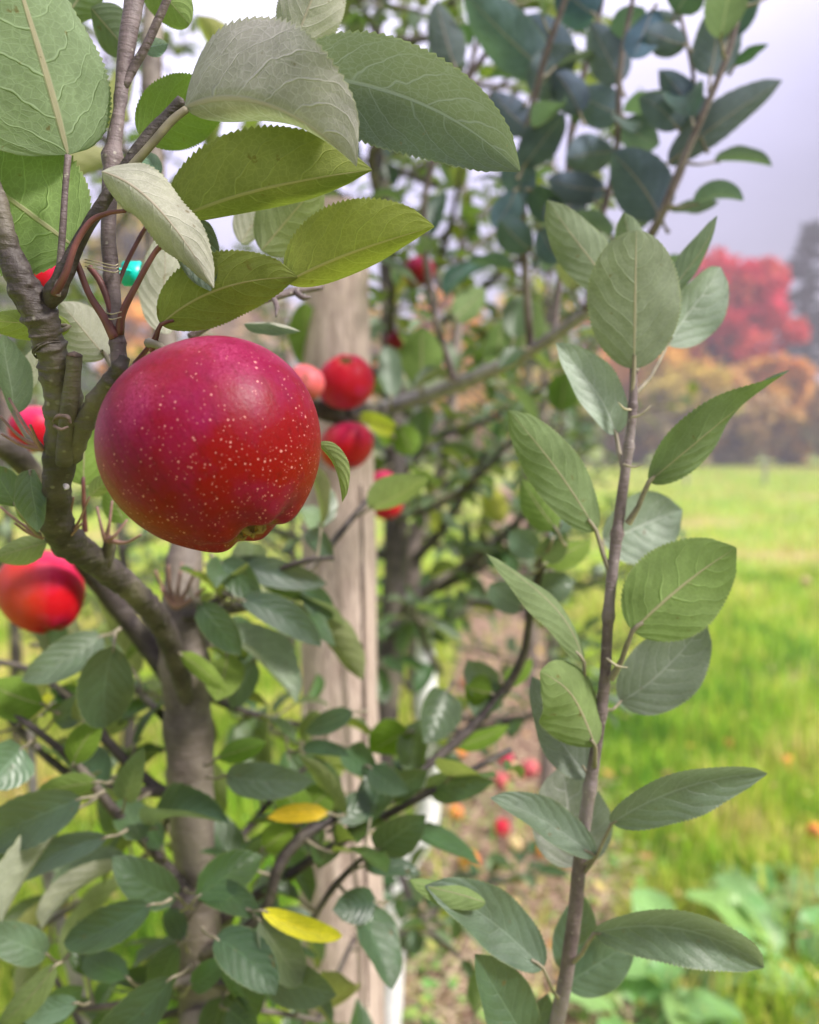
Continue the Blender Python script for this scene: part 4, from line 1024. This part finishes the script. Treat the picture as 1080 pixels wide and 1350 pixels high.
PL(S, (770, 872), (641, 730), 40, .42, .41, 'u', 52, (.72, .85, .55), hero=True, arc=.09, fold=.3, bend=-.05, pet=(771, 915, .43), petw=5)
PL(S, (785, 984), (712, 886), 100, .415, .40, 'u', 25, (.72, .88, .45), hero=True, arc=.12, fold=.35, wave=.04, pet=(784, 1010, .43), petw=6)
PL(S, (775, 1022), (702, 892), 70, .44, .44, 't', 20, (4, 2.3, 3.4), hero=True, arc=-.06, pet=(776, 1050, .435), petw=4)
PL(S, (807, 1085), (1012, 1020), 62, .42, .41, 't', 38, (2.4, 1.7, 2.1), hero=True, arc=-.14, bend=.07, fold=.3, pet=(770, 1150, .44), petw=5, label='dark arched leaf pointing right above the broad weeds')
PL(S, (784, 1128), (646, 1052), 54, .43, .42, 't', 20, (2.6, 1.8, 2.3), hero=True, arc=.05, wave=.05, pet=(765, 1140, .44), petw=4)
PL(S, (760, 1142), (742, 1008), 108, .46, .46, 't', 8, (5, 2.6, 4), hero=True, fold=.25, pet=(762, 1170, .445), petw=4)
PL(S, (784, 1230), (1007, 1276), 74, .43, .42, 't', 30, (2.0, 1.5, 1.8), hero=True, arc=-.19, bend=.10, fold=.45, pet=(750, 1272, .45), petw=6, label='long drooping leaf at the lower right of the shoot')
PL(S, (716, 1276), (560, 1168), 78, .43, .42, 't', 12, (2.0, 1.5, 1.9), hero=True, arc=.06, fold=.3, pet=(742, 1320, .455), petw=5)
PL(S, (640, 1190), (540, 1160), 34, .42, .42, 'u', 25, (.8, 1.0, .5), hero=True)
PL(S, (694, 1372), (626, 1258), 80, .43, .42, 't', 10, (1.3, 1.2, 1.3), hero=True, wave=.05)
PL(S, (745, 1298), (836, 1240), 70, .47, .47, 't', 10, (1.6, 1.4, 1.6), hero=True, pet=(748, 1285, .455), petw=4)
PL(S, (748, 1280), (768, 1178), 62, .48, .48, 't', 10, (1.3, 1.15, 1.5), hero=True)
PL(S, (700, 1380), (722, 1310), 40, .46, .46, 't', 10, (1.3, 1.2, 1.4))
# dried stipules at the nodes
st = []
for (x, y, tx, ty) in ((832, 540, 815, 530), (832, 550, 858, 535), (822, 612, 850, 612), (800, 868, 828, 880)):
    st.append(tube(PB((x, y, .415, 3), ((x+tx)/2, (y+ty)/2+4, .412, 3.2), (tx, ty, .410, .8)), 7, 5))
S.branch(st, M['twine'], 'stipule')
S.finish()

# ================================================================== TREE B (second trunk, arching shoots to the top right)
base = P(474, 1350, 1.45)
B = Tree((base.x, base.y, 0), 'second apple tree, dark trunk beside the post, blue-green shoots reaching the top right corner')
B.branch(tube([(B.root.location.copy(), .028)]+PB((474, 1350, 1.45, 36), (486, 1150, 1.45, 34), (507, 950, 1.45, 34), (519, 800, 1.45, 32), (522, 650, 1.46, 30), (516, 450, 1.48, 26), (508, 300, 1.5, 20), (500, 120, 1.52, 14), (498, -60, 1.55, 8)), 80, 12, rough=.12, nscale=30), M['bark'], 'trunk')
arch = [(505, 538, 1.35, 18), (560, 522, 1.15, 19), (620, 500, 1.02, 20), (700, 462, .90, 17), (780, 408, .80, 15)]
sh1 = [(780, 408, .80, 15), (830, 350, .74, 13), (868, 292, .70, 12), (895, 225, .68, 10), (935, 132, .66, 9), (965, 55, .65, 8), (985, -40, .64, 6)]
sh2 = [(700, 462, .90, 11), (692, 350, .85, 10), (690, 220, .80, 10), (712, 100, .76, 9), (745, 0, .74, 8), (770, -60, .72, 6)]
sh3 = [(775, 410, .80, 10), (785, 320, .78, 9), (812, 210, .76, 8), (818, 90, .74, 8), (840, -30, .72, 6)]
sh4 = [(600, 508, 1.05, 11), (570, 400, 1.0, 10), (560, 260, .95, 9), (610, 120, .92, 9), (660, 40, .90, 8), (690, -50, .88, 6)]
sh5 = [(730, 440, .87, 9), (745, 300, .86, 8), (755, 160, .84, 8), (790, 20, .82, 7), (800, -60, .8, 5)]
sh6 = [(868, 292, .70, 7), (905, 210, .71, 6), (915, 110, .72, 6), (895, 10, .72, 5), (890, -40, .72, 5)]
sh7 = [(508, 300, 1.5, 12), (490, 200, 1.35, 12), (545, 180, 1.2, 10), (600, 140, 1.1, 8), (640, 20, 1.05, 7)]
B.branch(tube(PB(*arch), 50, 12, rough=.14, nscale=60), M['bark_lichen'])
for q in (sh1, sh2, sh3, sh4, sh5, sh6, sh7): B.branch(tube(PB(*q), 40, 9, rough=.06, nscale=60), M['twig'], 'shoot')
r2 = random.Random(33); BL = (0.44, 0.60, 1.05)  # BL: dark bluish tint paints in the silhouette look against the sky
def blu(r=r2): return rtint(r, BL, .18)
for b_, e_, wp, sd_, rl in (((936,100),(942,0),64,'u',0), ((925,182),(868,92),46,'u',10), ((880,216),(1032,106),46,'u',30), ((872,288),(806,200),76,'u',0), ((895,170),(842,128),40,'u',20),
        ((882,276),(948,266),14,'t',60), ((968,88),(1014,58),16,'u',55), ((862,10),(835,78),46,'u',20), ((960,50),(1002,-25),40,'u',10), ((905,60),(850,40),40,'u',10),
        ((720,95),(612,-10),70,'u',0), ((600,90),(575,0),48,'u',0), ((700,125),(760,60),60,'u',10), ((690,220),(745,150),50,'u',20), ((700,170),(650,120),46,'u',10), ((700,250),(745,290),40,'t',20),
        ((745,95),(690,20),60,'u',0), ((818,110),(778,30),56,'u',0), ((820,150),(760,120),52,'u',10), ((820,160),(870,190),44,'u',10), ((812,200),(745,210),54,'u',0), ((815,60),(850,10),48,'u',10),
        ((800,250),(722,235),40,'u',10), ((765,150),(730,90),50,'u',0), ((785,20),(735,-20),60,'u',0), ((890,20),(925,-30),50,'u',0), ((680,250),(650,300),40,'u',10), ((670,200),(690,270),46,'u',10),
        ((712,300),(740,345),40,'u',10), ((700,330),(660,290),46,'u',0), ((770,260),(722,300),44,'u',20)):
    dd = .70 if b_[0] > 850 else .78
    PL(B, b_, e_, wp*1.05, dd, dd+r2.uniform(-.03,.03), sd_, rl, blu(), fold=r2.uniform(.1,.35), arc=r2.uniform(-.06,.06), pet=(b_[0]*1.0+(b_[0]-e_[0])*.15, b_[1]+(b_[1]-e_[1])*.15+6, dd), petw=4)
for b_, e_, wp, sd_, rl, tn in (((556,505),(556,430),60,'u',0,(.62,.85,.3)), ((655,485),(662,420),44,'u',0,(.62,.85,.35)), ((690,470),(692,390),60,'u',10,(.62,.8,.45)), ((515,525),(512,455),34,'t',20,(2.4,1.9,2.2)),
        ((412,490),(400,398),50,'u',10,(.62,.85,.25)), ((740,545),(745,490),44,'u',0,(.5,.7,.3)), ((470,430),(430,445),28,'t',0,(1.8,1.5,1.9)), ((508,545),(510,590),26,'t',10,(6,5,.4)),
        ((520,575),(482,546),26,'t',10,(16,8,.4)), ((525,560),(545,600),40,'u',10,(.8,1.1,.3)), ((600,420),(640,380),40,'u',10,(.8,1.0,.6)), ((474,548),(524,560),20,'t',10,(15,8,.4))):
    dz = .83 if tn[0] > 10 else 1.0
    PL(B, b_, e_, wp, dz, dz+r2.uniform(-.04,.04), sd_, rl, tn, fold=.25, blunt=.4, pet=(b_[0], b_[1]+(14 if dz == 1.0 else 2), dz+.02), petw=4)
for q, sp in ((sh1, .06), (sh2, .040), (sh3, .05), (sh4, .030), (sh5, .042), (sh6, .07), (sh7, .026)):
    shoot_leaves(B, PB(*q), sp, .056, r2, .15, (.52, .68, 1.0), .3, yellow=0)  # silhouette tone is in the tint here too
shoot_leaves(B, PB(*arch), .05, .06, r2, .1, (.9, 1.0, .8), .2)
auto_branches(B, (P(515, 700, 1.46).x, P(515, 700, 1.46).y), 2.35, 24, random.Random(40), .42, .066, .040, (.95, 1.05, .75), .55, k=3)
B.finish()

# tree C: tan trunk wrapped in a white guard
bc = P(548, 900, 1.75)
T3 = Tree((P(520, 1350, 1.75).x, P(520, 1350, 1.75).y, 0), 'slim tan-trunked apple tree just behind the dark one, its foot in the white guard')
trk = PB((516, 1350, 1.72, 22), (534, 1170, 1.73, 24), (562, 1060, 1.74, 26), (560, 960, 1.75, 26), (549, 860, 1.76, 30), (543, 770, 1.77, 28), (550, 700, 1.78, 22), (585, 610, 1.8, 18), (600, 480, 1.85, 15), (610, 300, 1.9, 11), (615, 120, 1.95, 7))
T3.branch(tube(foot(T3.root.location.copy(), .03, trk), 100, 12, rough=.12, nscale=30), M['bark_tan'], 'trunk')
r3 = random.Random(50)
for q in ([(545, 740, 1.77, 14), (580, 700, 1.7, 14), (612, 650, 1.65, 12), (640, 600, 1.6, 8)], [(550, 790, 1.77, 12), (620, 745, 1.65, 12), (690, 680, 1.55, 9), (720, 640, 1.5, 6)], [(545, 790, 1.77, 10), (640, 795, 1.7, 9), (700, 800, 1.65, 6)]):
    T3.branch(tube(PB(*q), 24, 8, rough=.1), M['bark']); shoot_leaves(T3, PB(*q), .035, .06, r3, .2, (.9, 1.05, .55))
auto_branches(T3, (bc.x+.05, bc.y), 2.5, 26, r3, .5, .062, .036, (.95, 1.1, .65), .85)
T3.finish()
# the white guard, split down one side and bulging
gp = [(512, 1390, 1.69, 26), (518, 1260, 1.69, 34), (524, 1160, 1.70, 44), (561, 1085, 1.70, 32), (566, 1020, 1.70, 28), (562, 930, 1.71, 28), (561, 850, 1.72, 26), (558, 828, 1.72, 22)]
pp = spline(PB(*gp), 90); fr = frame_path(pp); V = []; F = []
for i, ((c, r_), (t_, x_, y_)) in enumerate(zip(pp, fr)):
    z = i/89; rr = r_*(1+.22*math.sin(z*34)*.3+.08*mn.noise(Vector((z*30, 0, 0))))
    for s in range(19):
        a = .5+5.3*s/18+.6*math.sin(z*7)
        V.append(c+(x_*math.cos(a)+y_*math.sin(a))*rr)
for i in range(89):
    for s in range(18): F.append((i*19+s, i*19+s+1, (i+1)*19+s+1, (i+1)*19+s))
gr = empty('tree_guard', (P(516, 1350, 1.7).x, P(516, 1350, 1.7).y, 0), 'split white plastic guard wrapped round the slim tan trunk', 'tree guard')
go = new_mesh('sleeve', V, F, mats=[M['plastic_white']], parent=gr)
md = go.modifiers.new('thickness', 'SOLIDIFY'); md.thickness = .0015
V, F = tube([(V_, .0012) for V_ in [pp[20][0]+(fr[20][1]*math.cos(a)+fr[20][2]*math.sin(a))*pp[20][1]*1.15 for a in [k*.6 for k in range(11)]]], 30, 5)
new_mesh('tie', V, F, mats=[M['twine']], parent=gr)

# further trees down the row and in the next row on the left
far = [(3.1, .52, 'third apple tree down the row, small dark leaves beside the lichened branch', 2.5, 28, .6), (4.6, .68, 'fourth apple tree down the row, half hidden behind the third', 2.6, 24, .6), (6.6, .92, 'fifth apple tree down the row, pale with distance', 2.6, 22, .6),
       (3.0, -1.05, 'apple tree of the next row, behind the curled leaves at the left', 2.9, 26, .75), (3.6, -1.75, 'apple tree of the next row at the far left edge', 2.9, 22, .75), (5.2, -.75, 'apple tree of the next row seen behind the post', 2.7, 22, .75)]
for i, (y, x, lb, H, n, ln) in enumerate(far):
    T = Tree((x, y, 0), lb, cap=60); rr = random.Random(60+i)
    b0 = Vector((x, y, 0))
    T.branch(tube([(b0, .03), (b0+Vector((.02,0,.8)), .024), (b0+Vector((-.02,.02,1.6)), .016), (b0+Vector((0,0,H)), .006)], 24, 9, rough=.12, nscale=20), M['bark_tan' if i < 2 else 'bark'], 'trunk')
    auto_branches(T, (x, y), H, n, rr, ln, .066, .040, (1.0, 1.1, .75), .55, k=5)
    T.finish()

# ================================================================== APPLES
apple(P(282, 587, .305), .0396, imdir(.42, .88, .12), M['apple'], 'big crimson speckled apple hanging in the foreground', hi=True, stem_to=P(196, 452, .333), squash=.96, spin=.7)
apple(P(55, 780, .62), wpx(106, .62), imdir(.3, .9, .1), M['apple_blush'], 'red apple with an orange cheek below the forked branch at left', stem_to=P(58, 712, .62), squash=1.05, spin=1, skew=.08)
apple(P(47, 566, .60), wpx(66, .60), imdir(.1, .9, .2), M['apple_pink'], 'small pink apple half hidden behind the thick branch at left', stem_to=P(46, 525, .6))
apple(P(50, 362, .60), wpx(62, .60), imdir(.1, .9, .2), M['apple_pink'], 'dark pink apple glimpsed under the leaves at the upper left', stem_to=P(50, 322, .6))
apple(P(456, 503, .86), wpx(76, .86), imdir(.05, -.75, .65), M['apple_pink'], 'round red apple with its eye turned up, in front of the post', stem_to=P(440, 555, .90), squash=.92, skew=.06)
apple(P(456, 588, .88), wpx(74, .88), imdir(.05, .95, .2), M['apple_blush'], 'red and orange apple right under the round red one', stem_to=P(450, 545, .90), spin=2.5, squash=.84, skew=-.08)
apple(P(402, 505, .80), wpx(52, .80), imdir(-.3, .9, .1), M['apple_rose'], 'pale pink apple just behind the edge of the big apple', stem_to=P(418, 545, .88))
apple(P(504, 637, 1.2), wpx(36, 1.2), imdir(.1, .9, .2), M['apple_pink'], 'upper of the two small red apples by the dark trunk', stem_to=P(518, 612, 1.22))
apple(P(510, 666, 1.15), wpx(42, 1.15), imdir(.2, .9, .2), M['apple_pink'], 'lower of the two small red apples by the dark trunk', stem_to=P(524, 640, 1.2))
apple(P(553, 358, 1.25), wpx(42, 1.25), imdir(.1, .9, .2), M['apple'], 'small dark red apple hanging high, right of the olive leaf tip', stem_to=P(548, 330, 1.25))
apple(P(522, 449, 1.4), wpx(26, 1.4), imdir(.1, .9, .2), M['apple'], 'tiny red apple beside the dark trunk above the branch', stem_to=P(520, 430, 1.42))
B2 = empty('apple_twig', P(470, 548, .9), 'dark knobbly twig joining the two red apples in front of the post', 'twig')
V, F = join([tube(PB((512, 542, 1.3, 18), (478, 542, .95, 24), (448, 546, .90, 30), (420, 540, .88, 26), (400, 535, .86, 14)), 24, 12, rough=.3, nscale=60), tube(PB((440, 546, .90, 14), (470, 566, .88, 12), (492, 575, .9, 8)), 12, 8, rough=.3)])
new_mesh('wood', V, F, mats=[M['bark']], parent=B2)
fall = [(713, 1123, .038, 'apple_orange', 'orange windfall apple nearest the upright shoot'), (661, 1098, .034, 'apple_pink', 'pink windfall apple left of the orange one'), (678, 1118, .03, 'apple_cream', 'small brownish windfall touching the pink one'),
        (619, 1143, .036, 'apple_orange', 'orange windfall sunk in the grass edge beside the white guard'), (693, 1166, .034, 'apple_cream', 'tan windfall nearest the camera on the straw'), (601, 1077, .034, 'apple_orange', 'orange windfall between the guard and the pink one'),
        (698, 1020, .042, 'apple_rose', 'large coral windfall in the middle of the strip'), (677, 1022, .036, 'apple_cream', 'cream windfall touching the large coral one'), (661, 1034, .034, 'apple_rose', 'small coral windfall in front of the cream one'),
        (667, 1006, .034, 'apple_pink', 'red windfall behind the cream one'), (606, 996, .036, 'apple_orange', 'yellow-orange windfall below the drooping olive leaf'), (595, 964, .038, 'apple_pink', 'red windfall next to the trunk guard'),
        (640, 985, .03, 'apple_orange', 'small orange windfall farther up the strip'), (630, 945, .034, 'apple_rose', 'rose windfall far up the strip'), (616, 905, .036, 'apple_orange', 'farthest orange windfall up the strip'),
        (1074, 1103, .036, 'apple_orange', 'orange windfall in the grass at the right edge'), (1036, 1010, .036, 'apple_orange', 'orange windfall in the bright grass at upper right'), (1062, 770, .05, 'apple_cream', 'faint pale windfall far off in the meadow'), (960, 985, .03, 'apple_orange', 'yellow windfall above the arched leaf')]
for x, y, r_, mt, lb in fall:
    g0 = G(x, y, .045)
    apple(g0+Vector((0,0,r_*.5)), r_, Vector((rnd.uniform(-1,1), rnd.uniform(-1,1), rnd.uniform(-.6,.6))).normalized(), M[mt], lb, 'windfall apples on the ground', stem=True, squash=rnd.uniform(.78, .95), skew=rnd.uniform(-.14, .14), spin=rnd.uniform(0, 6))

# ================================================================== SMALL THINGS
# turquoise clip on the shoot
c = P(175, 361, .40); root = empty('plastic_clip', c, 'small turquoise plastic clip on the reddish shoot', 'clip')
import bmesh
bm = bmesh.new(); bmesh.ops.create_cube(bm, size=1)
bmesh.ops.scale(bm, vec=(.0100, .004, .0115), verts=bm.verts)
bmesh.ops.bevel(bm, geom=bm.edges, offset=.0008, segments=3, affect='EDGES')
me = bpy.data.meshes.new('body'); bm.to_mesh(me); bm.free(); me.materials.append(M['plastic_teal'])
for p in me.polygons: p.use_smooth = True
ob = bpy.data.objects.new('body', me); C.objects.link(ob); ob.parent = root
V, F = tube([(c+Vector((-.004+.006*math.cos(a)-.002, .0+.006*math.sin(a), .001)), .0007) for a in [k*.7 for k in range(10)]], 30, 6)
new_mesh('loop', V, F, mats=[M['plastic_teal']], parent=root)
# thin twine tie
tw = empty('twine', P(150, 350, .33), 'thin pale twine looped round the shoot above its fork', 'twine')
parts = []
for yy in (348, 352, 357): parts.append(tube(PB((112, yy-6, .326, 1.6), (132, yy-2, .325, 1.6), (150, yy+2, .3265, 1.6), (156, yy, .331, 1.4)), 12, 5))
for yy in (412, 419): parts.append(tube(PB((140, yy, .333, 1.6), (148, yy+2, .3235, 1.6), (160, yy-1, .326, 1.5)), 10, 5))
V, F = join(parts); new_mesh('strand', V, F, mats=[M['twine']], parent=tw)

# broad pale weeds at the lower right
rw = random.Random(77)
for i, (x, y, lb, nl, sz) in enumerate(((1050, 1300, 'broad-leaved pale green weed in the lower right corner', 11, .27), (900, 1330, 'broad-leaved pale weed under the drooping shoot leaf', 9, .26), (1000, 1225, 'smaller broad-leaved weed behind the corner one', 7, .17), (840, 1370, 'broad-leaved weed at the bottom edge beside the strip', 8, .2), (1085, 1225, 'broad-leaved weed cut off by the right edge', 7, .18))):
    g0 = G(x, y); rt = empty('broadleaf_weed', (g0.x, g0.y, 0), lb, 'weed', 'broad-leaved weeds in the grass')
    for k in range(nl):
        a = k*2.4+rw.uniform(-.3,.3); e = rw.uniform(.35, .9)
        d = Vector((math.cos(a), math.sin(a), e)).normalized(); b_ = g0+Vector((math.cos(a)*.05, math.sin(a)*.05, .06))
        s_ = sz*rw.uniform(.7, 1.1); tip = b_+Vector((math.cos(a), math.sin(a), rw.uniform(.1,.5))).normalized()*s_
        V, F, U, mi = leaf_shape(b_, tip, Vector((0,0,1)), s_*.48, 24, 6, bend=.12, fold=.2, wave=.12, ph=rw.uniform(0,6), pet=g0, pet_r=.004, blunt=.7)
        new_mesh('leaf', V, F, U, np.array(rtint(rw, (1.25,1.15,.8))), [M['weed'], M['weed']], mi, rt)
# thin stake on the far meadow
for x, lb in ((1008, 'thin grey stake standing alone far out in the meadow'), (905, 'thin grey stake at the meadow edge below the maple')):
    g0 = G(x, 640); st_ = empty('garden_stake', g0, lb, 'stake')
    V, F = tube([(g0, .05), (g0+Vector((0,0,.4)), .045), (g0+Vector((0,0,.85)), .04)], 6, 8); new_mesh('stake', V, F, mats=[M['bark_lichen']], parent=st_)

# ================================================================== AIR
bm = bmesh.new(); bmesh.ops.create_cube(bm, size=1)
bmesh.ops.scale(bm, vec=(640, 460, 31), verts=bm.verts); bmesh.ops.translate(bm, vec=(0, 190, 14.5), verts=bm.verts)
me = bpy.data.meshes.new('haze'); bm.to_mesh(me); bm.free()
m = bpy.data.materials.new('autumn haze'); m.use_nodes = True; t = m.node_tree; t.nodes.clear()
o = t.nodes.new('ShaderNodeOutputMaterial'); pv = t.nodes.new('ShaderNodeVolumePrincipled')
pv.inputs['Color'].default_value = (0.74, 0.70, 0.82, 1); pv.inputs['Density'].default_value = 0.0058
t.links.new(pv.outputs[0], o.inputs['Volume']); me.materials.append(m)
ho = bpy.data.objects.new('haze', me); C.objects.link(ho); ho['kind'] = 'stuff'
